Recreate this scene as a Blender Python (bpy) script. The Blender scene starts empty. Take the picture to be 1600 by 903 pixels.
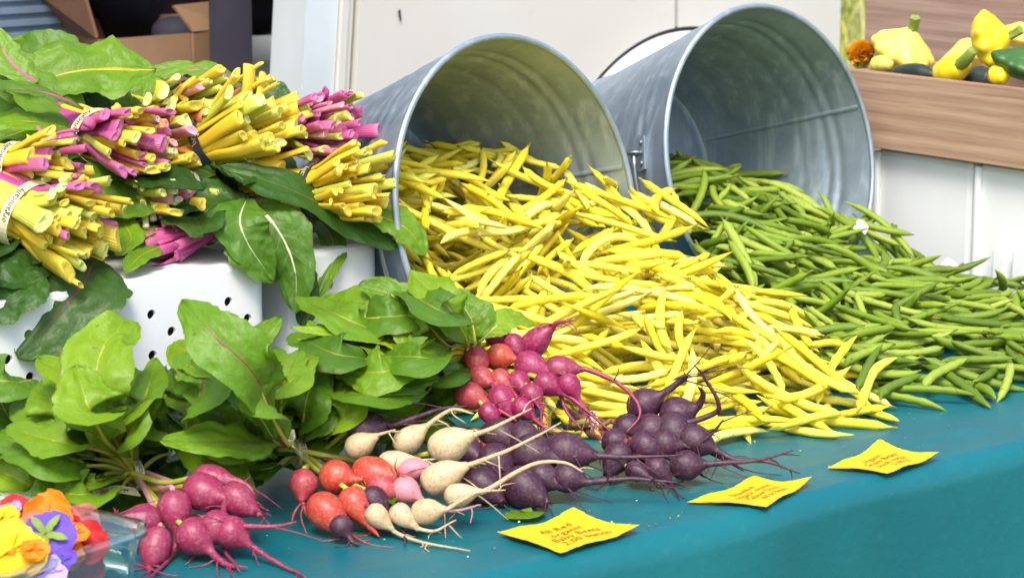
import bpy, math, random
import numpy as np
from mathutils import Vector, Matrix, noise
R = math.radians
random.seed(7)
rng = np.random.default_rng(11)
scn = bpy.context.scene
col = scn.collection

# ------------------------------------------------------------------ camera, sky, sun, exposure
YAW, PITCH, CAMP = R(39.324), R(11.2), Vector((0, -1.5864, 1.4))
cd = bpy.data.cameras.new('camera'); cam = bpy.data.objects.new('camera', cd); col.objects.link(cam)
cd.lens = 90.0; cd.sensor_width = 36; cd.clip_start = .05; cd.clip_end = 600
cd.dof.use_dof = True; cd.dof.focus_distance = 2.62; cd.dof.aperture_fstop = 13
cam.location = CAMP; cam.rotation_euler = (R(90) - PITCH, 0, -YAW)
scn.camera = cam
SUN_EL, SUN_AZ = R(56), R(226)          # azimuth clockwise from +Y: light from behind the camera's left shoulder
w = bpy.data.worlds.new('World'); scn.world = w; w.use_nodes = True
nt = w.node_tree; bg = nt.nodes['Background']
sky = nt.nodes.new('ShaderNodeTexSky'); sky.sky_type = 'NISHITA'; sky.sun_disc = False
sky.sun_elevation = SUN_EL; sky.sun_rotation = SUN_AZ; sky.air_density = 1.0; sky.dust_density = 3.0; sky.ozone_density = .6
nt.links.new(sky.outputs[0], bg.inputs[0]); bg.inputs[1].default_value = .15
sd = bpy.data.lights.new('sun', 'SUN'); sun = bpy.data.objects.new('sun', sd); col.objects.link(sun)
sd.energy = 1.5; sd.angle = R(22); sd.color = (1, .95, .87)
sdir = Vector((math.sin(SUN_AZ) * math.cos(SUN_EL), math.cos(SUN_AZ) * math.cos(SUN_EL), math.sin(SUN_EL)))
sun.rotation_euler = sdir.to_track_quat('Z', 'Y').to_euler(); sun.location = (0, 0, 6)
scn.view_settings.view_transform = 'Standard'; scn.view_settings.look = 'None'
scn.view_settings.exposure = 1.13; scn.view_settings.gamma = 1
scn.render.engine = 'CYCLES'

# ------------------------------------------------------------------ measuring helpers (survey of the photograph)
FPX = 4000.
_f = Vector((math.sin(YAW) * math.cos(PITCH), math.cos(YAW) * math.cos(PITCH), -math.sin(PITCH)))
_r = Vector((math.cos(YAW), -math.sin(YAW), 0)); _u = _r.cross(_f)
def ray(x, y): return _f + _r * ((x - 800) / FPX) - _u * ((y - 451.5) / FPX)
def atz(x, y, z): d = ray(x, y); return CAMP + d * ((z - CAMP.z) / d.z)
def aty(x, y, Y): d = ray(x, y); return CAMP + d * ((Y - CAMP.y) / d.y)
def atx(x, y, X): d = ray(x, y); return CAMP + d * ((X - CAMP.x) / d.x)
def atd(x, y, D): return CAMP + ray(x, y) * D
def depth(p): return (Vector(p) - CAMP).dot(_f)
def proj(P):
    P = np.asarray(P) - np.array(CAMP); z = P @ np.array(_f)
    return 800 + FPX * (P @ np.array(_r)) / z, 451.5 - FPX * (P @ np.array(_u)) / z, z
up = Vector((0, 0, 1))
TT = .75                                   # table top height

# ------------------------------------------------------------------ materials
def mat(name):
    m = bpy.data.materials.new(name); m.use_nodes = True
    return m, m.node_tree, m.node_tree.nodes['Principled BSDF']
def N(t, kind, **kw):
    n = t.nodes.new(kind)
    for k, v in kw.items():
        if isinstance(v, tuple) and k.startswith('i_'): n.inputs[int(k[2:])].default_value = v
        elif k.startswith('i_'): n.inputs[int(k[2:])].default_value = v
        else: setattr(n, k, v)
    return n
def L(t, a, b): t.links.new(a, b)
def math_(t, op, a, b=None):
    n = t.nodes.new('ShaderNodeMath'); n.operation = op
    for i, v in enumerate((a, b)):
        if v is None: continue
        if isinstance(v, (int, float)): n.inputs[i].default_value = v
        else: L(t, v, n.inputs[i])
    return n.outputs[0]
def mixc(t, fac, a, b, blend='MIX'):
    n = t.nodes.new('ShaderNodeMix'); n.data_type = 'RGBA'; n.blend_type = blend
    if isinstance(fac, (int, float)): n.inputs[0].default_value = fac
    else: L(t, fac, n.inputs[0])
    for s, v in ((6, a), (7, b)):
        if isinstance(v, tuple): n.inputs[s].default_value = (*v[:3], 1)
        else: L(t, v, n.inputs[s])
    return n.outputs[2]
def noise_(t, scale, detail=3, rough=.55, vec=None, coord='Object'):
    tc = N(t, 'ShaderNodeTexCoord'); n = N(t, 'ShaderNodeTexNoise'); n.inputs['Scale'].default_value = scale
    n.inputs['Detail'].default_value = detail; n.inputs['Roughness'].default_value = rough
    L(t, vec if vec is not None else tc.outputs[coord], n.inputs['Vector']); return n.outputs['Fac']
def ramp(t, fac, stops):
    n = N(t, 'ShaderNodeValToRGB'); e = n.color_ramp.elements
    while len(e) < len(stops): e.new(.5)
    for el, (p, c) in zip(e, stops): el.position = p; el.color = (*c[:3], 1)
    L(t, fac, n.inputs[0]); return n.outputs[0]
def bump_(t, bsdf, h, strength, dist=.002):
    b = N(t, 'ShaderNodeBump'); b.inputs['Strength'].default_value = strength; b.inputs['Distance'].default_value = dist
    L(t, h, b.inputs['Height']); L(t, b.outputs[0], bsdf.inputs['Normal'])
def simple(name, c, rough=.5, metal=0., var=.12, scale=30, bump=.0, spec=None, bscale=None, coord='Object'):
    m, t, b = mat(name)
    n = noise_(t, scale, coord=coord)
    c2 = tuple(max(0, x * (1 - 2 * var)) for x in c); c3 = tuple(min(1, x * (1 + var)) for x in c)
    L(t, ramp(t, n, [(.3, c2), (.7, c3)]), b.inputs['Base Color'])
    b.inputs['Roughness'].default_value = rough; b.inputs['Metallic'].default_value = metal
    if spec is not None: b.inputs['Specular IOR Level'].default_value = spec
    if bump: bump_(t, b, noise_(t, bscale or scale * 3, 4), bump)
    return m
def island_rand(t):
    oi = N(t, 'ShaderNodeObjectInfo'); g = N(t, 'ShaderNodeNewGeometry')
    return math_(t, 'FRACT', math_(t, 'ADD', oi.outputs['Random'], g.outputs['Random Per Island']))

def bean_mat(name, stops, stem, tip):
    m, t, b = mat(name)
    r = island_rand(t); base = ramp(t, r, stops)
    uv = N(t, 'ShaderNodeUVMap'); sx = N(t, 'ShaderNodeSeparateXYZ'); L(t, uv.outputs[0], sx.inputs[0])
    n = noise_(t, 60); base = mixc(t, math_(t, 'MULTIPLY', n, .35), base, stops[0][1])
    e0 = ramp(t, sx.outputs[0], [(0, (1, 1, 1)), (.035, (1, 1, 1)), (.075, (0, 0, 0)), (1, (0, 0, 0))])
    e1 = ramp(t, sx.outputs[0], [(0, (0, 0, 0)), (.9, (0, 0, 0)), (1, (.8, .8, .8))])
    base = mixc(t, e0, base, stem); base = mixc(t, e1, base, tip)
    sp = math_(t, 'GREATER_THAN', noise_(t, 210, 1), .71); base = mixc(t, math_(t, 'MULTIPLY', sp, .5), base, tuple(x * .35 for x in stops[0][1]))
    L(t, base, b.inputs['Base Color']); b.inputs['Roughness'].default_value = .55
    b.inputs['Subsurface Weight'].default_value = .12; b.inputs['Subsurface Radius'].default_value = (.004, .003, .001)
    b.inputs['Specular IOR Level'].default_value = .4
    bump_(t, b, noise_(t, 180, 2), .12, .001)
    return m
M = {}
M['wax'] = bean_mat('wax_bean_skin', [(0, (.76, .60, .015)), (.35, (.80, .68, .04)), (.75, (.82, .73, .09)), (1, (.84, .78, .26))], (.30, .24, .03), (.60, .52, .02))
M['green'] = bean_mat('green_bean_skin', [(0, (.085, .15, .007)), (.4, (.17, .26, .012)), (.75, (.25, .35, .02)), (1, (.36, .45, .06))], (.13, .15, .02), (.16, .27, .03))

def leaf_mat(name, c1, c2, rib, vein, back, ribw=.035, gloss=.45):
    m, t, b = mat(name)
    uv = N(t, 'ShaderNodeUVMap'); s = N(t, 'ShaderNodeSeparateXYZ'); L(t, uv.outputs[0], s.inputs[0])
    u, v = s.outputs[0], math_(t, 'SUBTRACT', s.outputs[1], .5)
    av = math_(t, 'MULTIPLY', math_(t, 'ABSOLUTE', v), 2.)
    oi = N(t, 'ShaderNodeObjectInfo'); rnd = oi.outputs['Random']
    nz = noise_(t, 26, 4); nz2 = noise_(t, 9, 2)
    base = ramp(t, math_(t, 'ADD', math_(t, 'MULTIPLY', nz2, .6), math_(t, 'MULTIPLY', rnd, .45)), [(.25, c1), (.8, c2)])
    base = mixc(t, math_(t, 'MULTIPLY', nz, .35), base, tuple(x * .6 for x in c1))
    # side veins run outward and forward from the midrib
    wob = math_(t, 'MULTIPLY', math_(t, 'SUBTRACT', noise_(t, 14, 2), .5), .10)
    ph = math_(t, 'FRACT', math_(t, 'MULTIPLY', math_(t, 'ADD', math_(t, 'SUBTRACT', u, math_(t, 'MULTIPLY', av, .20)), wob), 8.))
    side = math_(t, 'LESS_THAN', math_(t, 'ABSOLUTE', math_(t, 'SUBTRACT', ph, .5)), math_(t, 'MULTIPLY', math_(t, 'SUBTRACT', 1.15, av), .055))
    mid = math_(t, 'LESS_THAN', av, math_(t, 'MULTIPLY', math_(t, 'SUBTRACT', 1.12, u), ribw))
    base = mixc(t, math_(t, 'MULTIPLY', side, .36), base, vein)
    g = N(t, 'ShaderNodeNewGeometry')
    base = mixc(t, math_(t, 'MULTIPLY', g.outputs['Backfacing'], .45), base, back)
    base = mixc(t, mid, base, rib)
    sp = math_(t, 'GREATER_THAN', noise_(t, 70, 2), .74)
    edge = math_(t, 'MULTIPLY', math_(t, 'GREATER_THAN', av, .95), math_(t, 'GREATER_THAN', nz2, .56))
    base = mixc(t, math_(t, 'MULTIPLY', math_(t, 'MAXIMUM', sp, edge), .55), base, (.12, .05, .012))
    L(t, base, b.inputs['Base Color']); b.inputs['Roughness'].default_value = gloss
    b.inputs['Specular IOR Level'].default_value = .35
    hgt = math_(t, 'SUBTRACT', math_(t, 'ADD', math_(t, 'MULTIPLY', nz, .6), math_(t, 'MULTIPLY', noise_(t, 75, 3), .5)), math_(t, 'MULTIPLY', math_(t, 'MAXIMUM', side, mid), .5))
    bump_(t, b, hgt, .85, .005)
    tr = N(t, 'ShaderNodeBsdfTranslucent'); L(t, mixc(t, .35, base, (.30, .42, .02)), tr.inputs[0])
    mx = N(t, 'ShaderNodeMixShader'); mx.inputs[0].default_value = .24
    out = t.nodes['Material Output']; L(t, b.outputs[0], mx.inputs[1]); L(t, tr.outputs[0], mx.inputs[2]); L(t, mx.outputs[0], out.inputs[0])
    return m
YR, MR, WR = (.55, .42, .02), (.42, .03, .16), (.55, .58, .30)
M['leaf_bright'] = leaf_mat('beet_leaf_bright', (.13, .26, .008), (.27, .43, .014), (.40, .42, .05), (.30, .42, .05), (.22, .34, .05))
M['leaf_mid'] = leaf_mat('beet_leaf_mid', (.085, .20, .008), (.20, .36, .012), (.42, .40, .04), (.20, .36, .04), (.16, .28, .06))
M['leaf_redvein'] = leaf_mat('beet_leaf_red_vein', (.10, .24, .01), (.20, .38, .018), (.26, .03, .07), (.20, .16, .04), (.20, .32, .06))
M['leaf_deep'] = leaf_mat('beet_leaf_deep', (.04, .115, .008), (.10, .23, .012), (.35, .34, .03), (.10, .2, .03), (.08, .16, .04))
M['chard_y'] = leaf_mat('chard_leaf_yellow_rib', (.085, .20, .008), (.20, .37, .014), YR, (.16, .28, .03), (.13, .25, .05), .05)
M['chard_m'] = leaf_mat('chard_leaf_magenta_rib', (.075, .18, .012), (.18, .34, .02), MR, (.14, .22, .05), (.15, .24, .08), .05)
M['chard_w'] = leaf_mat('chard_leaf_white_rib', (.06, .16, .01), (.11, .25, .02), WR, (.22, .34, .10), (.14, .25, .06), .045)
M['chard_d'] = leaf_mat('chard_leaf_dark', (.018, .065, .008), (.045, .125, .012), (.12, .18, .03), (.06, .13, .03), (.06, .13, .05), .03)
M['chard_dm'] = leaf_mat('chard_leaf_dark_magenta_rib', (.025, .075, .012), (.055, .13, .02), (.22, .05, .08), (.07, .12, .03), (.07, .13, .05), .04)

def stalk_mat(name, c, c2, rough=.38):
    m, t, b = mat(name)
    uv = N(t, 'ShaderNodeUVMap'); s = N(t, 'ShaderNodeSeparateXYZ'); L(t, uv.outputs[0], s.inputs[0])
    st = N(t, 'ShaderNodeTexWave'); st.inputs['Scale'].default_value = 7.5; st.inputs['Distortion'].default_value = 1.2
    cv = N(t, 'ShaderNodeCombineXYZ'); L(t, s.outputs[1], cv.inputs[0]); L(t, math_(t, 'MULTIPLY', s.outputs[0], .1), cv.inputs[1]); L(t, cv.outputs[0], st.inputs['Vector'])
    r = island_rand(t)
    base = mixc(t, math_(t, 'MULTIPLY', r, .8), c, c2)
    base = mixc(t, math_(t, 'MULTIPLY', st.outputs['Fac'], .3), base, tuple(min(1, x * 1.25 + .05) for x in c))
    base = mixc(t, math_(t, 'MULTIPLY', noise_(t, 50), .3), base, tuple(x * .6 for x in c))
    base = mixc(t, math_(t, 'MULTIPLY', noise_(t, 18, 3), math_(t, 'MULTIPLY', s.outputs[0], .55)), base, tuple(min(.8, x * .6 + q) for x, q in zip(c, (.30, .32, .10))))
    L(t, base, b.inputs['Base Color']); b.inputs['Roughness'].default_value = rough
    b.inputs['Subsurface Weight'].default_value = .1; b.inputs['Subsurface Radius'].default_value = (.004, .003, .002)
    bump_(t, b, st.outputs['Fac'], .4, .001)
    return m
M['st_y'] = stalk_mat('stalk_yellow', (.78, .55, .012), (.80, .45, .008))
M['st_yg'] = stalk_mat('stalk_yellow_green', (.50, .52, .03), (.58, .60, .12))
M['st_m'] = stalk_mat('stalk_magenta', (.52, .02, .26), (.58, .06, .30))
M['st_w'] = stalk_mat('stalk_white', (.68, .68, .38), (.75, .72, .52))
M['st_p'] = stalk_mat('stalk_pink', (.65, .22, .34), (.72, .38, .38))
M['st_o'] = stalk_mat('stalk_orange_red', (.66, .10, .03), (.68, .26, .02))
M['st_olive'] = stalk_mat('stalk_olive', (.40, .40, .03), (.50, .44, .06))
M['st_red'] = stalk_mat('stalk_dark_red', (.20, .012, .06), (.30, .05, .06))
def cut_mat(name, c, c2):
    m, t, b = mat(name)
    v = N(t, 'ShaderNodeTexVoronoi'); v.inputs['Scale'].default_value = 260; tc = N(t, 'ShaderNodeTexCoord'); L(t, tc.outputs['Object'], v.inputs['Vector'])
    L(t, mixc(t, math_(t, 'MULTIPLY', noise_(t, 120), .9), c, c2), b.inputs['Base Color']); b.inputs['Roughness'].default_value = .5
    bump_(t, b, v.outputs['Distance'], .5, .001); return m
M['cut_y'] = cut_mat('cut_yellow', (.72, .58, .10), (.58, .48, .03)); M['cut_yg'] = cut_mat('cut_pale_green', (.66, .68, .26), (.52, .55, .10))
M['cut_m'] = cut_mat('cut_magenta', (.55, .18, .36), (.42, .05, .22)); M['cut_w'] = cut_mat('cut_white', (.74, .72, .46), (.66, .62, .26))
M['cut_p'] = cut_mat('cut_pink', (.70, .38, .42), (.62, .22, .34)); M['cut_o'] = cut_mat('cut_orange', (.70, .35, .12), (.62, .18, .06))

def beet_mat(name, c, c2, dust=(.3, .2, .16), gl=.42):
    m, t, b = mat(name)
    uv = N(t, 'ShaderNodeUVMap'); s = N(t, 'ShaderNodeSeparateXYZ'); L(t, uv.outputs[0], s.inputs[0])
    oi = N(t, 'ShaderNodeObjectInfo')
    base = mixc(t, math_(t, 'ADD', math_(t, 'MULTIPLY', noise_(t, 45), .6), math_(t, 'MULTIPLY', oi.outputs['Random'], .4)), c, c2)
    sp = ramp(t, noise_(t, 330, 2), [(.52, (0, 0, 0)), (.70, (.6, .6, .6))])
    base = mixc(t, sp, base, dust)
    base = mixc(t, ramp(t, noise_(t, 85, 5, .7), [(.5, (0, 0, 0)), (.72, (.55, .55, .55))]), base, tuple(x * .8 for x in dust))
    base = mixc(t, ramp(t, s.outputs[0], [(0, (.75, .75, .75)), (.05, (.5, .5, .5)), (.10, (0, 0, 0)), (1, (0, 0, 0))]), base, (.11, .06, .03))
    ring = N(t, 'ShaderNodeTexWave'); ring.inputs['Scale'].default_value = 7; ring.inputs['Distortion'].default_value = 2.5
    L(t, uv.outputs[0], ring.inputs['Vector'])
    L(t, base, b.inputs['Base Color']); b.inputs['Roughness'].default_value = gl
    b.inputs['Subsurface Weight'].default_value = .06; b.inputs['Subsurface Radius'].default_value = (.003, .001, .001)
    bump_(t, b, math_(t, 'ADD', math_(t, 'MULTIPLY', noise_(t, 260, 3), .8), math_(t, 'MULTIPLY', ring.outputs['Fac'], .10)), .42, .0013)
    return m
M['b_pink'] = beet_mat('beet_pink', (.22, .010, .05), (.31, .026, .085), (.32, .13, .15))
M['b_red'] = beet_mat('beet_red', (.42, .022, .015), (.48, .06, .03), (.45, .20, .10))
M['b_rose'] = beet_mat('beet_rose', (.34, .02, .035), (.42, .05, .06), (.42, .18, .15))
M['b_mag'] = beet_mat('beet_magenta', (.22, .006, .055), (.30, .015, .09), (.34, .13, .15))
M['b_white'] = beet_mat('beet_white', (.50, .36, .19), (.60, .47, .29), (.28, .18, .085), .55)
M['b_blush'] = beet_mat('beet_blush', (.50, .12, .22), (.62, .38, .30), (.48, .28, .2), .5)
M['b_purple'] = beet_mat('beet_purple', (.030, .006, .020), (.065, .014, .036), (.13, .075, .08), .5)
M['b_purpletail'] = M['b_purple']

M['cloth'], t, b = mat('teal_vinyl_cloth')
n1 = noise_(t, 3.5, 4); n2 = noise_(t, 90, 5)
c = ramp(t, n1, [(.3, (.0, .105, .130)), (.7, (.002, .136, .156))])
c = mixc(t, ramp(t, noise_(t, 17, 6, .72), [(.55, (0, 0, 0)), (.8, (.2, .2, .2))]), c, (.03, .18, .20))
c = mixc(t, ramp(t, n2, [(.60, (0, 0, 0)), (.78, (.25, .25, .25))]), c, (.03, .19, .21))
L(t, c, b.inputs['Base Color'])
b.inputs['Roughness'].default_value = .40; b.inputs['Specular IOR Level'].default_value = .5
bump_(t, b, math_(t, 'ADD', math_(t, 'MULTIPLY', n2, .3), math_(t, 'ADD', noise_(t, 11, 3), math_(t, 'MULTIPLY', noise_(t, 420, 2), .10))), .30, .006)

def galv():
    m, t, b = mat('galvanised_steel')
    tc = N(t, 'ShaderNodeTexCoord'); v = N(t, 'ShaderNodeTexVoronoi'); v.inputs['Scale'].default_value = 75; L(t, tc.outputs['Object'], v.inputs['Vector'])
    mp = N(t, 'ShaderNodeMapping'); mp.inputs['Scale'].default_value = (60, 60, 4); L(t, tc.outputs['Object'], mp.inputs[0])
    stre = noise_(t, 1.0, 4, .6, mp.outputs[0]); big = noise_(t, 9, 4)
    base = mixc(t, math_(t, 'MULTIPLY', v.outputs['Color'], .16), ramp(t, big, [(.3, (.22, .29, .35)), (.7, (.37, .44, .50))]), (.52, .58, .62))
    base = mixc(t, ramp(t, stre, [(.5, (0, 0, 0)), (.75, (.7, .7, .7))]), base, (.54, .60, .64))
    base = mixc(t, ramp(t, noise_(t, 22, 5, .7), [(.62, (0, 0, 0)), (.75, (.4, .4, .4))]), base, (.19, .20, .19))
    L(t, base, b.inputs['Base Color']); b.inputs['Metallic'].default_value = .62
    L(t, ramp(t, stre, [(.2, (.40,) * 3), (.8, (.62,) * 3)]), b.inputs['Roughness'])
    bump_(t, b, math_(t, 'ADD', math_(t, 'MULTIPLY', big, 1.5), math_(t, 'MULTIPLY', stre, .3)), .25, .003)
    return m
M['galv'] = galv()
M['wire'] = simple('steel_wire', (.36, .38, .38), .42, .8, .1, 80)
def whiteplastic():
    m, t, b = mat('white_plastic')
    c = ramp(t, noise_(t, 7, 5), [(.3, (.74, .75, .74)), (.7, (.82, .83, .82))])
    c = mixc(t, ramp(t, noise_(t, 60, 4, .7), [(.66, (0, 0, 0)), (.82, (.4, .4, .4))]), c, (.5, .48, .42))
    L(t, c, b.inputs['Base Color']); b.inputs['Roughness'].default_value = .36; bump_(t, b, noise_(t, 160, 2), .06, .001); return m
M['plastic'] = whiteplastic()
M['hole_shade'] = simple('crate_hole_shade', (.03, .03, .035), .8, 0, .1)  # near black colour stands in for the shade inside the crate holes
M['paper'] = simple('yellow_card', (.82, .48, .002), .6, 0, .05, 40, .1)
M['white_paper'] = simple('white_paper', (.78, .78, .76), .6, 0, .04, 60)
M['ink'] = simple('ink_brown', (.26, .09, .004), .6, 0, .05)
M['navy'] = simple('ink_navy', (.008, .010, .04), .5, 0, .05)
M['band'] = simple('cream_tie', (.66, .60, .34), .4, 0, .1, 90)
M['band_dark'] = simple('dark_tie_back', (.03, .045, .05), .4, 0, .1, 90)

def wood(name, a, c, bb, axis='y'):
    m, t, b = mat(name)
    tc = N(t, 'ShaderNodeTexCoord'); mp = N(t, 'ShaderNodeMapping')
    mp.inputs['Scale'].default_value = {'y': (40, 3.2, 95), 'x': (3.2, 40, 95)}[axis]; L(t, tc.outputs['Object'], mp.inputs[0])
    g = noise_(t, 1.4, 6, .65, mp.outputs[0]); mp2 = N(t, 'ShaderNodeMapping'); mp2.inputs['Scale'].default_value = {'y': (10, .8, 9), 'x': (.8, 10, 9)}[axis]; L(t, tc.outputs['Object'], mp2.inputs[0])
    wv = N(t, 'ShaderNodeTexWave'); wv.bands_direction = 'Z'; wv.inputs['Scale'].default_value = 1.6; wv.inputs['Distortion'].default_value = 5; wv.inputs['Detail'].default_value = 3; L(t, mp2.outputs[0], wv.inputs['Vector'])
    base = ramp(t, g, [(.28, a), (.5, c), (.75, bb)]); base = mixc(t, math_(t, 'MULTIPLY', wv.outputs['Fac'], .45), base, a)
    L(t, base, b.inputs['Base Color']); b.inputs['Roughness'].default_value = .75; bump_(t, b, g, .35, .0015); return m
M['wood'] = wood('weathered_board', (.25, .14, .085), (.43, .28, .18), (.55, .40, .28))
M['wood2'] = wood('grey_board', (.22, .135, .10), (.36, .24, .18), (.45, .33, .26))
M['woodedge'] = simple('board_top_edge', (.52, .38, .24), .8, 0, .15, 60)
M['card'] = simple('cardboard', (.34, .20, .11), .85, 0, .08, 12, .1, bscale=60)
M['card_d'] = simple('cardboard_brown', (.20, .10, .055), .85, 0, .08, 12)
def vanpaint():
    m, t, b = mat('van_cream_white_paint')
    c = ramp(t, noise_(t, 2.2, 5), [(.3, (.60, .58, .53)), (.7, (.66, .645, .60))])
    c = mixc(t, ramp(t, noise_(t, 24, 6, .75), [(.63, (0, 0, 0)), (.8, (.45, .45, .45))]), c, (.42, .36, .28))
    L(t, c, b.inputs['Base Color']); b.inputs['Roughness'].default_value = .42; bump_(t, b, noise_(t, 5, 2), .08, .01); return m
M['van'] = vanpaint()
M['vanjamb'] = simple('van_jamb_paint', (.60, .66, .68), .4, 0, .05, 8)
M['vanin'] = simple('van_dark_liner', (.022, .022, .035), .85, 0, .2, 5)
M['rubber'] = simple('black_rubber', (.015, .015, .016), .7, 0, .2)
M['slate'] = simple('dark_slate', (.045, .042, .065), .8, 0, .12, 9)
M['bluegrey'] = simple('blue_grey_ribbed_plastic', (.20, .27, .36), .6, 0, .1, 9)
M['bag'] = simple('black_bag', (.012, .012, .02), .5, 0, .2, 12, .6, bscale=14)
M['bin'] = simple('grey_white_bin', (.42, .46, .47), .5, 0, .1, 10)

def squash_mat(name, c, c2, fleck):
    m, t, b = mat(name)
    base = mixc(t, noise_(t, 14, 3), c, c2)
    base = mixc(t, ramp(t, noise_(t, 90, 2), [(.62, (0, 0, 0)), (.75, (.5, .5, .5))]), base, fleck)
    L(t, base, b.inputs['Base Color']); b.inputs['Roughness'].default_value = .45; b.inputs['Subsurface Weight'].default_value = .05; b.inputs['Subsurface Radius'].default_value = (.004, .003, .001)
    bump_(t, b, noise_(t, 60, 2), .08, .002); return m
M['sq_y'] = squash_mat('squash_yellow', (.80, .58, .01), (.84, .66, .02), (.84, .74, .2))
M['sq_p'] = squash_mat('squash_pale', (.76, .63, .07), (.80, .70, .17), (.7, .55, .02))
M['sq_g'] = squash_mat('squash_green', (.02, .07, .012), (.06, .17, .03), (.15, .3, .08))
M['zuc'] = squash_mat('zucchini_dark', (.012, .022, .018), (.03, .045, .035), (.06, .09, .06))
M['sqstem'] = stalk_mat('squash_stem_green', (.16, .26, .02), (.24, .34, .04))
def petal(name, c, c2):
    m, t, b = mat(name)
    uv = N(t, 'ShaderNodeUVMap'); s = N(t, 'ShaderNodeSeparateXYZ'); L(t, uv.outputs[0], s.inputs[0])
    oi = N(t, 'ShaderNodeObjectInfo')
    base = mixc(t, math_(t, 'ADD', math_(t, 'MULTIPLY', noise_(t, 90), .6), math_(t, 'MULTIPLY', oi.outputs['Random'], .35)), c, c2)
    wv = N(t, 'ShaderNodeTexWave'); wv.inputs['Scale'].default_value = 4; wv.bands_direction = 'Y'; L(t, uv.outputs[0], wv.inputs['Vector'])
    L(t, base, b.inputs['Base Color']); b.inputs['Roughness'].default_value = .6
    bump_(t, b, wv.outputs['Fac'], .25, .001)
    tr = N(t, 'ShaderNodeBsdfTranslucent'); L(t, base, tr.inputs[0]); mx = N(t, 'ShaderNodeMixShader'); mx.inputs[0].default_value = .3
    L(t, b.outputs[0], mx.inputs[1]); L(t, tr.outputs[0], mx.inputs[2]); L(t, mx.outputs[0], t.nodes['Material Output'].inputs[0]); return m
M['p_red'] = petal('petal_red', (.52, .004, .012), (.66, .02, .02)); M['p_yel'] = petal('petal_yellow', (.86, .55, .006), (.88, .66, .02))
M['p_ora'] = petal('petal_orange', (.80, .22, .006), (.82, .34, .01)); M['p_pur'] = petal('petal_purple', (.10, .04, .48), (.22, .12, .62))
M['p_dpur'] = petal('petal_dark_purple', (.05, .008, .15), (.09, .02, .22)); M['p_lil'] = petal('petal_lilac', (.42, .30, .68), (.56, .46, .76))
M['p_cor'] = petal('petal_coral', (.70, .12, .10), (.78, .30, .22)); M['p_mari'] = petal('petal_marigold', (.70, .24, .004), (.80, .42, .01))
M['sepal'] = petal('sepal_green', (.22, .36, .03), (.34, .46, .08))
m, t, b = mat('clear_plastic'); M['clear'] = m
gl = N(t, 'ShaderNodeBsdfGlossy'); gl.inputs['Roughness'].default_value = .06; gl.inputs[0].default_value = (.9, .95, .95, 1)
tr = N(t, 'ShaderNodeBsdfTransparent'); tr.inputs[0].default_value = (.93, .96, .96, 1)
fr = N(t, 'ShaderNodeLayerWeight'); fr.inputs[0].default_value = .30; mx = N(t, 'ShaderNodeMixShader')
L(t, math_(t, 'ADD', math_(t, 'MULTIPLY', fr.outputs['Facing'], .5), .08), mx.inputs[0]); L(t, tr.outputs[0], mx.inputs[1]); L(t, gl.outputs[0], mx.inputs[2]); L(t, mx.outputs[0], t.nodes['Material Output'].inputs[0])
m, t, b = mat('meadow_ground'); M['ground'] = m
L(t, ramp(t, noise_(t, 1.3, 8, .7), [(.3, (.05, .075, .012)), (.5, (.13, .15, .02)), (.7, (.24, .22, .06))]), b.inputs['Base Color']); b.inputs['Roughness'].default_value = .9
bump_(t, b, noise_(t, 9, 6), .6, .05)
m, t, b = mat('grass_blades'); M['grass'] = m
L(t, ramp(t, island_rand(t), [(0, (.07, .14, .01)), (.4, (.22, .30, .03)), (.75, (.45, .42, .06)), (1, (.62, .60, .36))]), b.inputs['Base Color']); b.inputs['Roughness'].default_value = .7

# ------------------------------------------------------------------ mesh helpers
ORG = {}
def link(name, me, parent=None):
    o = bpy.data.objects.new(name, me); col.objects.link(o)
    if parent is not None: o.parent = parent; ORG[o] = ORG[parent]
    else: ORG[o] = Vector((0, 0, 0))
    return o
def thing(name, label, cat, loc, group=None):
    o = bpy.data.objects.new(name, None); col.objects.link(o); o.empty_display_size = .02
    o.location = loc; ORG[o] = Vector(loc); o['label'] = label; o['category'] = cat
    if group: o['group'] = group
    return o
def tag(o, label, cat, group=None, kind=None):
    if label: o['label'] = label
    if cat: o['category'] = cat
    if group: o['group'] = group
    if kind: o['kind'] = kind
    return o
def mesh(verts, faces, mats, uv=None, smooth=True, midx=None, name='shape'):
    me = bpy.data.meshes.new(name)
    me.from_pydata([tuple(v) for v in verts], [], faces)
    for m_ in (mats if isinstance(mats, (list, tuple)) else [mats]): me.materials.append(m_)
    if uv is not None:
        lay = me.uv_layers.new(name='UVMap'); li = np.empty(len(me.loops), dtype=np.int32); me.loops.foreach_get('vertex_index', li)
        lay.data.foreach_set('uv', np.asarray(uv, dtype=np.float32)[li].ravel())
    if smooth: me.polygons.foreach_set('use_smooth', [True] * len(me.polygons))
    if midx is not None: me.polygons.foreach_set('material_index', midx)
    me.update(); return me
def mk(name, verts, faces, mats, parent=None, uv=None, smooth=True, midx=None, loc=None):
    """a mesh object from world-space verts, under parent; top-level ones get their origin at loc"""
    org = ORG[parent] if parent is not None else Vector(loc or (0, 0, 0))
    me = mesh([Vector(v) - org for v in verts], faces, mats, uv, smooth, midx, name)
    o = link(name, me, parent)
    if parent is None: o.location = org; ORG[o] = org
    return o
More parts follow.
